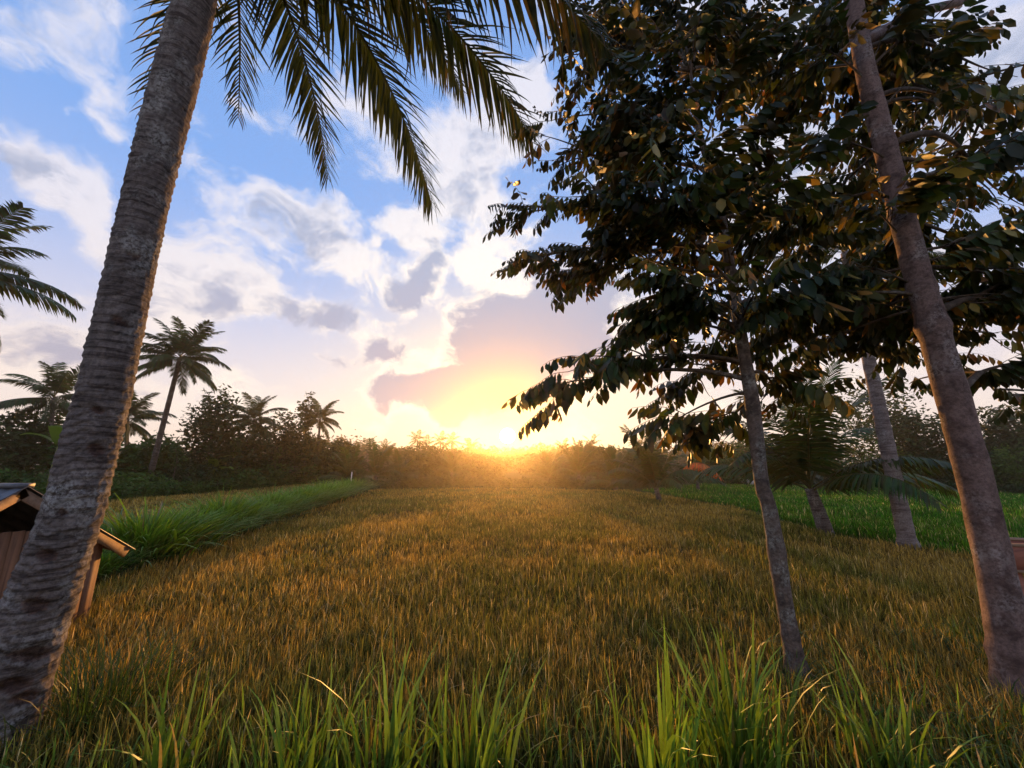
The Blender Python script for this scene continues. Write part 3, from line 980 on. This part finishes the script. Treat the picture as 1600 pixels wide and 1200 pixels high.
def slope_sheet(sgn):
    mb = MB()
    n1_, n2_ = 60, 2
    vs_ = []
    for i in range(n1_ + 1):
        x = .10 - (LEN + .2) * i / n1_
        for j in range(n2_ + 1):
            t = j / n2_
            z = ap.z - drop * 1.06 * t + .012 * math.sin(i * math.pi / 2 * 1.0) - .01
            vs_.append((x, sgn * half * 1.06 * t, z))
    top = len(vs_)
    vs_ += [(x, y, z - .012) for (x, y, z) in vs_]
    w_ = n2_ + 1
    q_ = [(i * w_ + j, i * w_ + j + 1, (i + 1) * w_ + j + 1, (i + 1) * w_ + j) for i in range(n1_) for j in range(n2_)]
    q_ += [(a + top, d + top, c + top, b + top) for (a, b, c, d) in q_]
    q_ += [(j, j + 1, j + 1 + top, j + top) for j in range(n2_)] + [(i * w_ + n2_, (i + 1) * w_ + n2_, (i + 1) * w_ + n2_ + top, i * w_ + n2_ + top) for i in range(n1_)]
    return mb.add(vs_, q_)


roof = slope_sheet(1).build('roof', M_SHEET, hut)
slope_sheet(-1).build('roof_sheet', M_SHEET, roof)
rc = MB()
for x in np.arange(.09, -LEN, -.28):
    rc.box((x - .275, -.06, ap.z - .03), (x, .06, ap.z + .012))
rc.build('ridge_cap', M_SHEET, roof)
sl = math.atan2(drop, half)
ln_ = math.hypot(half, drop) * 1.03
for sgn in (1, -1):
    m_ = Matrix.Translation((0, 0, ap.z - .03)) @ Matrix.Rotation(-sgn * sl, 4, 'X')
    mb = MB().box((.035, 0 if sgn > 0 else -ln_, -.10), (.065, ln_ if sgn > 0 else 0, -.005), m=m_)
    mb.build('barge_board', M_TRIM, hut)
    mb = MB().box((-LEN, 0 if sgn > 0 else -ln_ * .98, -.075), (-LEN + .03, ln_ * .98 if sgn > 0 else 0, -.005), m=m_)
    mb.build('barge_board', M_TRIM, hut)
    mb = MB().box((-LEN + .05, sgn * (half * .86) - .04, 0), (-LEN + .13, sgn * (half * .86) + .04, ap.z - drop * .86 - .03))
    mb.build('post', M_PLANK, hut)
    mb = MB().box((-.20, sgn * (half * .86) - .04, 0), (-.12, sgn * (half * .86) + .04, ap.z - drop * .86 - .03))
    mb.build('post', M_PLANK, hut)
MB().box((-.19, -half * .86, ap.z - drop * .86 - .12), (-.13, half * .86, ap.z - drop * .86 - .04)).build('tie_beam', M_PLANK, hut)
pw = .115
wt = ap.z - drop * .58
pl_me = [MB().box((-.115 - .004 * (i % 3), .004, .02), (-.09 - .004 * (i % 3), pw - .006, 1.0)).mesh('plank', M_PLANK) for i in range(4)]
y = -half * .84
i = 0
while y < half * .84:
    o = obj('plank', pl_me[i % 4], hut)
    o.location = (0, y, 0)
    o.scale = (1, 1, min(wt, ap.z - drop * max(abs(y), abs(y + pw)) / half - .05) + rnd.uniform(-.02, .02))
    o2 = obj('plank', pl_me[(i + 1) % 4], hut)
    o2.location = (-LEN + .2, y, 0)
    o2.scale = (1, 1, wt)
    y += pw
    i += 1
for sgn in (1, -1):
    x = -LEN + .16
    while x < -.25:
        o = obj('plank', pl_me[i % 4], hut)
        o.rotation_euler = (0, 0, math.pi / 2)
        o.location = (x + pw, sgn * half * .86 + .1, 0)
        o.scale = (1, 1, ap.z - drop * .86 - .08)
        x += pw
        i += 1

# ------------------------------------------------------------------ timber trough at the right edge
tp = at(1574, 851, 4.7)
tr = thing('feed_trough', 'reddish wooden trough with pale rim behind the thick trunk at right', 'trough', (tp.x, tp.y, 0), rz=-.22)
for (nm, lo, hi, mt) in (('side_board', (0, 0, tp.z - .27), (1.5, .03, tp.z - .02), M_RED), ('side_board', (0, .45, tp.z - .27), (1.5, .48, tp.z - .02), M_RED),
                         ('end_board', (.002, .032, tp.z - .27), (.03, .448, tp.z - .02), M_RED), ('end_board', (1.47, .032, tp.z - .27), (1.498, .448, tp.z - .02), M_RED),
                         ('floor_board', (.032, .032, tp.z - .26), (1.468, .448, tp.z - .235), M_RED),
                         ('rim', (-.01, -.012, tp.z - .018), (1.51, .04, tp.z + .012), M_TRIM), ('rim', (-.01, .44, tp.z - .018), (1.51, .492, tp.z + .012), M_TRIM),
                         ('rail', (-.01, -.02, tp.z - .30), (1.51, .045, tp.z - .272), M_TRIM),
                         ('leg', (.05, .05, 0), (.11, .11, tp.z - .30), M_RED), ('leg', (1.39, .05, 0), (1.45, .11, tp.z - .30), M_RED),
                         ('leg', (.05, .37, 0), (.11, .43, tp.z - .262), M_RED), ('leg', (1.39, .37, 0), (1.45, .43, tp.z - .262), M_RED)):
    MB().box(lo, hi).build(nm, mt, tr)

# ------------------------------------------------------------------ palms further off
def frond_mesh(name, L, e0, droop, nl, leaf, seed, tint=(.040, .065, .018), sag=.35, segs=2, wid=.05, stalk=(.10, .09, .03)):
    """a whole frond along +X from the origin: stalk and leaflets in one mesh"""
    r_ = random.Random(seed)
    n_ = 14
    P, a_ = [Vector((0, 0, 0))], e0
    for i in range(n_ - 1):
        P.append(P[-1] + Vector((math.cos(a_), .02 * math.sin(i + seed), math.sin(a_))) * (L / (n_ - 1)))
        a_ -= droop / (n_ - 1) * (.4 + 1.2 * i / n_)
    mb = MB().tube(P, np.linspace(.022 * L / 3, .005, n_), 4, stalk, cap=False)
    for i in range(nl):
        s_ = .14 + .86 * i / (nl - 1)
        kf = min(s_, .999) * (n_ - 1)
        p = P[int(kf)].lerp(P[int(kf) + 1], kf % 1)
        t = (P[int(kf) + 1] - P[int(kf)]).normalized()
        side = t.cross(UP).normalized()
        ln = leaf * math.sin(math.pi * (.14 + .76 * s_)) ** .7
        for sg in (-1, 1):
            l_ = ln * r_.uniform(.8, 1.15)
            d = (side * sg + t * (.45 + .8 * s_ * s_) - UP * (sag + r_.uniform(-.15, .3))).normalized()
            d2 = (d - UP * r_.uniform(.15, .6)).normalized()
            w = t * (wid * r_.uniform(.7, 1.2) * .5)
            m_ = p + d * l_ * .5
            e_ = m_ + d2 * l_ * .5
            c_ = tuple(x * r_.uniform(.7, 1.35) for x in tint)
            mb.add([tuple(p - w * .5), tuple(p + w * .5), tuple(m_ + w), tuple(m_ - w), tuple(e_)], [(0, 1, 2, 3)], [(3, 2, 4)], c_)
    return mb.mesh(name, M_PALM)


FR = {}


def fronds(kind):
    if kind not in FR:
        if kind == 'tall':
            FR[kind] = [frond_mesh('frond', 3.4, e, dr, 60, .85, i, sag=sg, wid=.085) for i, (e, dr, sg) in enumerate(
                ((1.25, .9, .1), (.85, 1.3, .3), (.45, 1.3, .5), (.05, 1.1, .7), (-.35, .9, .9)))]
        elif kind == 'young':
            FR[kind] = [frond_mesh('frond', 3.8, e, dr, 60, .80, 10 + i, (.050, .075, .020), sag=sg, wid=.075) for i, (e, dr, sg) in enumerate(
                ((1.45, .5, .1), (1.25, .8, .2), (1.05, 1.3, .35), (.8, 1.6, .5), (.5, 1.4, .6)))]
        elif kind == 'far':
            FR[kind] = [frond_mesh('frond', 3.6, e, dr, 16, .95, 20 + i, sag=sg, wid=.20) for i, (e, dr, sg) in enumerate(
                ((1.2, .9, .1), (.8, 1.3, .3), (.35, 1.3, .5), (-.05, 1.1, .7), (-.4, .8, .9)))]
    return FR[kind]


def palm_tree(label, base, crown, kind='tall', n_=22, size=1.0, r0=.17, r1=.10, seed=0, group=None, trunk=True, mat=None):
    r_ = random.Random(seed * 13 + 5)
    base, crown = Vector(base), Vector(crown)
    root = thing('coconut_palm', label, 'palm tree', base, group)
    c = crown - base
    if trunk:
        n2 = 6 if kind == 'far' else 40
        path = bez((0, 0, -.1), Vector((c.x * .15, c.y * .15, c.z * .3)), Vector((c.x * .7, c.y * .7, c.z * .65)), c, n2)
        rad = np.linspace(r0, r1, n2)
        rad[0] *= 1.5
        if kind != 'far':
            rad[1] *= 1.25
            rad = rad * (1 + .05 * np.array([(i % 2) for i in range(n2)]))
        MB().tube(path, rad, 5 if kind == 'far' else 14).build('trunk', mat or M_COCO, root, True)
    me = fronds(kind)
    for i in range(n_):
        t = (i + .5) / n_
        o = obj('frond', me[min(4, int(t * 5))], root)
        o.location = c + Vector((0, 0, .15 - .25 * t))
        o.rotation_euler = (r_.uniform(-.25, .25), r_.uniform(-.12, .12), i * 2.39996 + r_.uniform(-.25, .25))
        s_ = size * r_.uniform(.85, 1.12)
        o.scale = (s_, s_, s_)
    return root


def g0(px, py, Y):
    p = at(px, py, Y)
    return Vector((p.x, p.y, 0))


LEFT_EDGE = [(60, 796), (180, 783), (330, 769), (475, 757), (560, 765), (985, 765), (1085, 756), (1300, 760), (1480, 766), (1640, 772)]


def behind(px_, Y_, gap_=2.0):
    """push a thing back behind the far edge of the fields"""
    x = min(max(px_, 60), 1640)
    for (a, b), (c, d) in zip(LEFT_EDGE, LEFT_EDGE[1:]):
        if a <= x <= c:
            row = b + (d - b) * (x - a) / (c - a)
            return max(Y_, ground(px_, row).y + gap_)
    return Y_


# left side
palm_tree('tall leaning coconut palm rising above the left hedge', ground(228, 772) * 1.0, at(281, 560, 22.6), 'tall', 30, .78, .18, .11, 1)
palm_tree('coconut palm with spiky crown left of the big palm trunk', g0(70, 770, 24), at(84, 622, 24), 'tall', 20, .82, .16, .1, 2)
palm_tree('coconut palm half hidden behind the big palm trunk', g0(196, 770, 28), at(199, 655, 28), 'tall', 20, .80, .16, .1, 3)
palm_tree('coconut palm at the left frame edge with fronds hanging into view', at(-90, 430, 10.5) * 1 - Vector((0, 0, at(-90, 430, 10.5).z)), at(-85, 420, 10.5), 'tall', 22, .80, .18, .12, 4)
palm_tree('bushy coconut palm above the dark trees left of the slim poplar', g0(395, 760, 35), at(397, 655, 35), 'tall', 22, .80, .16, .1, 5)
palm_tree('lone coconut palm with star shaped crown right of the slim poplar', g0(494, 755, 42), at(500, 655, 42), 'tall', 22, .76, .15, .1, 6)
# young palms at the field's far edge
YG = 'young coconut palms along the far field edge'
for i, (px_, py_, Y_, sz, lab) in enumerate((
        (545, 757, 34, .72, 'young hazy coconut palm at the end of the grass bund'), (585, 760, 35, .78, 'second young hazy palm right of the bund end'),
        (622, 762, 36, .62, 'low young palm between bund end and sun'), (705, 760, 44, .70, 'young palm fading in the glow left of the sun'),
        (860, 760, 42, .78, 'young palm fading in the glow just right of the sun'),
        (905, 762, 36, .85, 'young palm in golden haze right of the sun'), (962, 768, 30, .75, 'short young palm left of the palm on the green field corner'))):
    b_ = g0(px_, py_, Y_)
    palm_tree(lab, b_, b_ + Vector((0, 0, .6 + .5 * (i % 2))), 'young', 14, sz, .16, .14, 30 + i, YG)
b_ = ground(1031, 785)
pk = palm_tree('young coconut palm with short trunk at the corner of the green field', b_, b_ + Vector((-.15, 0, .75)), 'young', 16, .85, .14, .11, 41)
b_ = ground(1292, 836)
palm_tree('young coconut palm with long arching fronds between the two broadleaf trunks', b_, b_ + Vector((-.25, 0, 1.25)), 'young', 16, 1.0, .19, .13, 43)
b_ = ground(1100, 768)
pk2 = palm_tree('young palm with a dried orange frond beside the green field', b_ + Vector((.3, 1.5, 0)), b_ + Vector((.3, 1.5, .8)), 'young', 11, .62, .14, .11, 44)
dm = frond_mesh('dry_frond', 2.9, 1.0, 2.2, 40, .85, 77, (.75, .17, .02), sag=.9, wid=.07, stalk=(.3, .12, .04))
o = obj('dry_frond', dm, pk2)
o.location = (.9, -2.2, .7)
o.scale = (1.3, 1.3, 1.3)
o.rotation_euler = (0, 0, math.radians(186))
o['label'] = 'dried orange frond'
# the pale palm stem between the trunks, its crown up among the leaves
b_ = ground(1420, 857)
palm_tree('coconut palm with slim pale grey stem between the broadleaf trunks', b_, at(1322, 395, b_.y), 'tall', 18, .8, .165, .115, 45, mat=M_PALE)


# ------------------------------------------------------------------ trees and shrubs further off
def crown_mesh(lobes, n_, size, tint, seed, up=.25):
    """leaf-sized faces gathered in clumps over the lobes (centre, radii)"""
    g = np.random.default_rng(seed)
    vol = np.array([l[1][0] * l[1][2] for l in lobes])
    which = g.choice(len(lobes), n_, p=vol / vol.sum())
    C = np.array([l[0] for l in lobes], float)
    Rr = np.array([l[1] for l in lobes], float)
    ncl = max(12, n_ // 45)
    cd = g.normal(size=(ncl, 3))
    cd /= np.linalg.norm(cd, axis=1)[:, None]
    cr = g.uniform(.55, 1.05, ncl) ** .6
    pick = g.integers(0, ncl, n_)
    pos = cd[pick] * cr[pick][:, None] + g.normal(0, .17, (n_, 3))
    P = C[which] + pos * Rr[which]
    P[:, 2] = np.maximum(P[:, 2], .03)
    a = g.normal(size=(n_, 3))
    a[:, 2] *= .6
    a /= np.linalg.norm(a, axis=1)[:, None]
    b = np.cross(a, g.normal(size=(n_, 3)) + np.array([0, 0, up]))
    b /= np.linalg.norm(b, axis=1)[:, None] + 1e-9
    s_ = size * g.uniform(.6, 1.4, n_)[:, None]
    nn = np.cross(a, b) * s_ * .18
    V = np.stack([P - a * s_, P - b * s_ * .42 + nn, P + a * s_, P + b * s_ * .42 + nn], 1)
    tone = (g.uniform(.6, 1.4, ncl)[pick] * g.uniform(.75, 1.25, n_))[:, None]
    col_ = np.array(tint) * tone
    mb = MB()
    mb.add(V.reshape(-1, 3), np.arange(n_ * 4).reshape(-1, 4), None, np.repeat(col_, 4, 0))
    return mb


def far_tree(name, label, base, h, w, lobes_n, n_, size, tint, seed, group=None, stem=.3, cat='tree', r0=.12, tall=1.0):
    """base on the ground, total height h and crown width w in metres"""
    r_ = random.Random(seed)
    root = thing(name, label, cat, base, group)
    ch = h * (1 - stem)
    lobes = []
    for i in range(lobes_n):
        t = (i + .5) / lobes_n
        z = h * stem + ch * (.12 + .76 * t)
        rr = w * .5 * (.55 + .4 * math.sin(math.pi * (t * .85 + .12))) * r_.uniform(.6, .85)
        off_ = w * .5 - rr
        a_ = i * 2.4 + r_.uniform(-.5, .5)
        lobes.append(((math.cos(a_) * off_ * r_.uniform(.3, 1), math.sin(a_) * off_ * r_.uniform(.3, 1), z), (rr, rr, ch * .30 * tall * r_.uniform(.8, 1.2))))
    tk = MB()
    tk.tube(bez((0, 0, -.1), (r_.uniform(-.1, .1), 0, h * .3), (r_.uniform(-.2, .2), 0, h * .5), (0, 0, h * .85), 10), np.linspace(r0, r0 * .25, 10), 7)
    for l in lobes[::2]:
        zz = max(.2, l[0][2] - ch * .25)
        tk.tube(bez((0, 0, zz * .8), (l[0][0] * .3, l[0][1] * .3, zz), (l[0][0] * .7, l[0][1] * .7, l[0][2] * .95), l[0], 6), np.linspace(r0 * .4, .015, 6), 5)
    tk.build('trunk', M_SLIM, root, True)
    crown_mesh(lobes, n_, size, tint, seed).build('crown', M_FARLEAF, root)
    return root


DG, MG, LG, OG = (.024, .052, .012), (.040, .090, .016), (.075, .135, .024), (.055, .075, .020)
# (pixel of the base x, forward distance, pixel row of the top, width in pixels, tone, label)
TREES = [
    (20, 24, 650, 150, DG, 'dark bushy tree at the left edge above the hut roof'),
    (105, 25, 668, 130, MG, 'leafy tree directly left of the big palm trunk'),
    (225, 27, 690, 110, MG, 'low leafy tree around the foot of the leaning palm'),
    (318, 26, 628, 92, DG, 'dark dense broadleaf tree right of the leaning palm'),
    (375, 29, 672, 90, DG, 'rounded dark tree right of the dense broadleaf tree'),
    (432, 30, 665, 80, DG, 'dark tree left of the slim poplar-like tree'),
    (478, 33, 690, 70, OG, 'low olive tree under the star crowned palm'),
    (525, 38, 700, 70, OG, 'hazy olive tree behind the young palms at the bund end'),
    (655, 52, 702, 110, OG, 'hazy round tree between the bund end and the sun'),
    (738, 60, 712, 110, OG, 'low round tree glowing just left of the sun'),
    (850, 60, 711, 110, OG, 'low round tree glowing just right of the sun'),
    (935, 48, 702, 120, OG, 'wide hazy tree behind the golden young palm'),
    (1000, 42, 705, 90, OG, 'hazy tree left of the palm on the green field corner'),
    (1130, 38, 703, 90, MG, 'green tree behind the dried orange frond'),
    (1200, 32, 690, 120, MG, 'round green tree left of the arching young palm'),
    (1270, 34, 700, 90, DG, 'dark tree behind the arching young palm'),
    (1395, 24, 612, 150, DG, 'feathery dark tree beside the pale palm stem'),
    (1450, 26, 660, 130, DG, 'dark tree left of the thick reddish trunk'),
    (1545, 27, 690, 110, DG, 'low dark tree right of the thick reddish trunk'),
    (1605, 26, 650, 110, DG, 'dark bushy tree at the right frame edge'),
]
for i, (px_, Y_, top, wp, tone, lab) in enumerate(TREES):
    Y_ = behind(px_, Y_, 3.0)
    b_ = g0(px_, 760, Y_)
    t_ = at(px_, top, Y_)
    dep = Y_ * CP + (t_.z - CAM_Z) * SP
    st = abs(px_ - 800) / F
    wd = wp * dep / F / math.sqrt(1 + st * st) * 1.15
    far_tree('broadleaf_tree', lab, b_, CAM_Z + (t_.z - CAM_Z) * 1.12, wd * 1.05, 7, 3600, .13 + .0022 * Y_, tone, 100 + i, 'trees around the fields', .12, r0=.14)
# the slim feathered tree
b_ = g0(466, 755, 40)
far_tree('slim_tree', 'slim poplar-like tree with narrow feathery top among the left trees', b_, at(466, 614, 40).z, 1.9, 6, 620, .20, OG, 140, None, .45, r0=.09, tall=.7)
for i, (px_, py_, Y_, sz, lab) in enumerate(((76, 662, 21, 1.0, 'banana plant with bright upright leaves left of the big trunk'),
                                             (330, 715, 30, 1.1, 'banana plant with splayed leaves beside the leaning palm'))):
    root = thing('banana_plant', lab, 'banana plant', g0(px_, 760, Y_))
    zt = at(px_, py_, Y_).z
    MB().tube([(0, 0, 0), (.03, 0, (zt - 1.2) * .6), (0, 0, zt - 1.2)], [.14, .11, .06], 8, (.16, .20, .05)).build('stem', M_GRASS, root, True)
    for j in range(7):
        lf = MB()
        a_ = j * 2.4 + .4
        ee = 1.35 - .16 * j
        vs_, qs_ = [], []
        x = z = 0
        for s_ in range(9):
            t = s_ / 8
            w = .30 * math.sin(math.pi * min(1, .08 + t * .9)) ** .6 * sz
            vs_ += [(x, -w, z + w * .3), (x, 0, z), (x, w, z + w * .3)]
            aa = ee - 1.3 * t * t
            x += math.cos(aa) * .21 * sz
            z += math.sin(aa) * .21 * sz
        for s_ in range(8):
            b3 = 3 * s_
            qs_ += [(b3, b3 + 3, b3 + 4, b3 + 1), (b3 + 1, b3 + 4, b3 + 5, b3 + 2)]
        lf.add(vs_, qs_, None, (.12, .20, .03))
        o = lf.build('leaf', M_GRASS, root)
        o.location = (0, 0, zt - 1.25)
        o.rotation_euler = (0, 0, a_)
# thin pale saplings in the left trees
for i, (px_, Y_) in enumerate(((424, 23), (449, 25), (470, 27), (268, 21.5), (357, 22.5))):
    Y_ = behind(px_, Y_, .9)
    b_ = g0(px_, 765, Y_)
    far_tree('sapling', ('leftmost', 'second', 'middle', 'fourth', 'rightmost')[(2, 3, 4, 0, 1)[i]] + ' of the five thin pale saplings behind the left hedge', b_, 3.6 + .4 * (i % 3), 1.1, 4, 380, .10, MG, 160 + i,
             'thin saplings behind the left hedge', .55, r0=.045)


# ------------------------------------------------------------------ hedges and shrubs
def hedge(name, label, pts, h, w, n_, size, tint, seed, cat='hedge'):
    root = thing(name, label, cat, (pts[0][0], pts[0][1], 0))
    o0 = np.array([pts[0][0], pts[0][1], 0])
    lobes, tk = [], MB()
    r_ = random.Random(seed)
    for (a, b) in zip(pts, pts[1:]):
        L = math.hypot(b[0] - a[0], b[1] - a[1])
        m_ = max(2, int(L / (w * .9)))
        for i in range(m_):
            t = (i + r_.random() * .6) / m_
            hh = h * r_.uniform(.8, 1.15)
            c_ = (a[0] + (b[0] - a[0]) * t - o0[0], a[1] + (b[1] - a[1]) * t - o0[1], hh * .5)
            lobes.append((c_, (w * .75, w * .6, hh * .52)))
            tk.tube([(c_[0], c_[1], -.05), (c_[0] + .03, c_[1], hh * .4), (c_[0], c_[1], hh * .8)], [.03, .025, .01], 5)
    tk.build('stems', M_SLIM, root)
    crown_mesh(lobes, n_, size, tint, seed).build('foliage', M_FARLEAF, root)
    return root


hedge('hedge', 'long low green hedge behind the golden strip on the left', [g2(60, 796), g2(180, 783), g2(330, 769), g2(475, 757)], .95, 1.0, 15000, .09, (.052, .11, .018), 201)
hedge('hedge', 'low dark bank of shrubs along the far edge under the sun', [g2(560, 765), g2(700, 761), g2(880, 762), g2(1000, 765)], .8, 1.2, 7000, .12, OG, 202)
hedge('hedge', 'dark low hedge along the far side of the green field', [g2(1085, 756), g2(1300, 760), g2(1480, 766), g2(1640, 772), (44, 28)], .55, .9, 12000, .09, DG, 203)
SH = [(15, 22, 740, 110), (120, 23, 735, 120), (210, 24, 742, 100), (290, 25, 722, 110), (350, 26, 726, 100), (410, 27, 722, 90), (455, 30, 728, 80), (505, 34, 728, 70),
      (1150, 35, 728, 100), (1225, 30, 722, 110), (1330, 24, 700, 130), (1400, 23, 705, 120), (1470, 23, 712, 120), (1540, 24, 715, 120), (1600, 24, 705, 120)]
for i, (px_, Y_, top, wp) in enumerate(SH):
    Y_ = behind(px_, Y_, 1.6)
    b_ = g0(px_, 760, Y_)
    t_ = at(px_, top, Y_)
    st = abs(px_ - 800) / F
    wd = wp * Y_ / F / math.sqrt(1 + st * st) * 1.3
    left_ = i < 8
    n_of = i if left_ else i - 8
    lab = ORD[n_of].replace('nearest', 'first') + (' dark green shrub from the left edge behind the left hedge' if left_ else ' dark shrub from the left behind the green field')
    far_tree('shrub', lab, b_, max(t_.z, .9), wd, 5, 2600, .12, (DG, MG, LG)[i % 3] if i % 5 else MG, 230 + i, 'shrubs behind the left hedge' if left_ else 'shrubs behind the green field', .03, 'shrub', .05)

# ------------------------------------------------------------------ far wood and the palms above it
g = np.random.default_rng(300)
lobes = []
for i in range(150):
    px_ = 380 + 900 * i / 149 + g.uniform(-4, 4)
    Yd = g.uniform(110, 150)
    top = 700 + 8 * math.exp(-((px_ - 793) / 35) ** 2) + 5 * math.sin(px_ * .021) + g.uniform(-3, 6) - (8 if px_ < 560 else 0)
    t_ = at(px_, top, Yd)
    lobes.append(((t_.x, Yd, t_.z * .5), (3.6, 3.0, t_.z * .52)))
for i in range(120):
    a_ = -1.15 + 2.3 * i / 119
    Yd = 150 * math.cos(a_ * .5) + g.uniform(-10, 10)
    lobes.append(((math.tan(a_ * .78) * 150, Yd, 4), (5, 4, 4.2 + g.uniform(-.5, .5))))
wd = crown_mesh(lobes, 42000, .75, (.045, .052, .018), 301)
tag(wd.build('far_wood', M_FARLEAF), 'distant wood forming the dark line on the horizon', 'wood', kind='stuff')
FP = [(652, 682), (668, 690), (688, 684), (706, 683), (735, 694), (575, 694), (600, 697), (925, 690), (1000, 690), (880, 695)]
for i, (px_, py_) in enumerate(sorted(FP)):
    Yd = 98 + (i * 37 % 17)
    palm_tree(ORD[i].replace('nearest', 'leftmost') + (' ' if i == 0 else ' from the left ') + 'of the tiny palms on the far skyline', g0(px_, 740, Yd), at(px_, py_ + 6, Yd), 'far', 14,
              .9, .3, .22, 400 + i, 'tiny palms on the far skyline')

# ------------------------------------------------------------------ small far things
def small_house(name, label, p, w, d, h, rh, roofm, wallm, rz=0.0):
    root = thing(name, label, 'hut', p, rz=rz)
    MB().box((-w / 2, -d / 2, 0), (w / 2, d / 2, h)).build('wall', wallm, root)
    ov = .35
    v = [(-w / 2 - ov, -d / 2 - ov, h - .05), (w / 2 + ov, -d / 2 - ov, h - .05), (w / 2 + ov, d / 2 + ov, h - .05), (-w / 2 - ov, d / 2 + ov, h - .05),
         (-w / 2 - ov * .3, 0, h + rh), (w / 2 + ov * .3, 0, h + rh)]
    MB().add(v, [(0, 1, 5, 4), (2, 3, 4, 5), (3, 2, 1, 0)], [(1, 2, 5), (3, 0, 4)]).build('roof', roofm, root)
    MB().box((-.4, -d / 2 - .03, 0), (.4, -d / 2 - .002, h * .85)).build('door', M_ROOFTILE, root)
    return root


small_house('hut', 'dark roofed hut half hidden under the left trees', g0(437, 760, 38.5), 2.4, 1.6, 1.25, .7, M_ROOFTILE, M_PLANK, .2)
small_house('hut', 'pale roofed hut glimpsed behind the dried orange frond', g0(1112, 750, 55), 3.4, 3, 2.3, 1.3, M_PALEROOF, M_WHITE, .3)
p = ground(541, 772)
mp = MB()
mp.tube([(0, 0, 0), (0, 0, .9), (.01, 0, 1.45)], [.04, .04, .035], 6)
o = mp.build('marker_post', M_WHITE)
o.location = (p.x, p.y + .6, 0)
tag(o, 'small white marker post at the far end of the bund', 'post')
for i, (px_, py_) in enumerate(((1162, 757), (1170, 758))):
    p = ground(px_, py_)
    r_ = np.random.default_rng(500 + i)
    th, phh = np.meshgrid(np.linspace(0, math.pi, 7), np.linspace(0, 2 * math.pi, 10)[:-1], indexing='ij')
    rr = .28 + r_.uniform(-.05, .05, th.shape)
    sv = np.stack([rr * np.sin(th) * np.cos(phh) * 1.5, rr * np.sin(th) * np.sin(phh), rr * np.cos(th) + .15], 2)
    i8 = np.arange(63).reshape(7, 9)
    o = MB().add(sv.reshape(-1, 3), np.stack([i8[:-1], np.roll(i8[:-1], -1, 1), np.roll(i8[1:], -1, 1), i8[1:]], 2).reshape(-1, 4)).build('rock', M_STONE)
    o.location = (p.x, p.y - .5, .1)
    tag(o, ('left' if i == 0 else 'right') + ' one of two pale rocks on the far edge of the green field', 'rock', 'pale rocks by the green field')

# ------------------------------------------------------------------ the air
hb = MB().box((-175, -8, -1.2), (175, 178, 17))
m, n = mat_new('air')
n.n('ShaderNodeOutputMaterial', {1: n.n('ShaderNodeVolumePrincipled', {
    'Color': (1.0, .86, .68, 1), 'Density': .0011, 'Anisotropy': .84}).outputs[0]})
tag(hb.build('haze', m), 'thin evening haze glowing around the low sun', 'haze', kind='stuff')
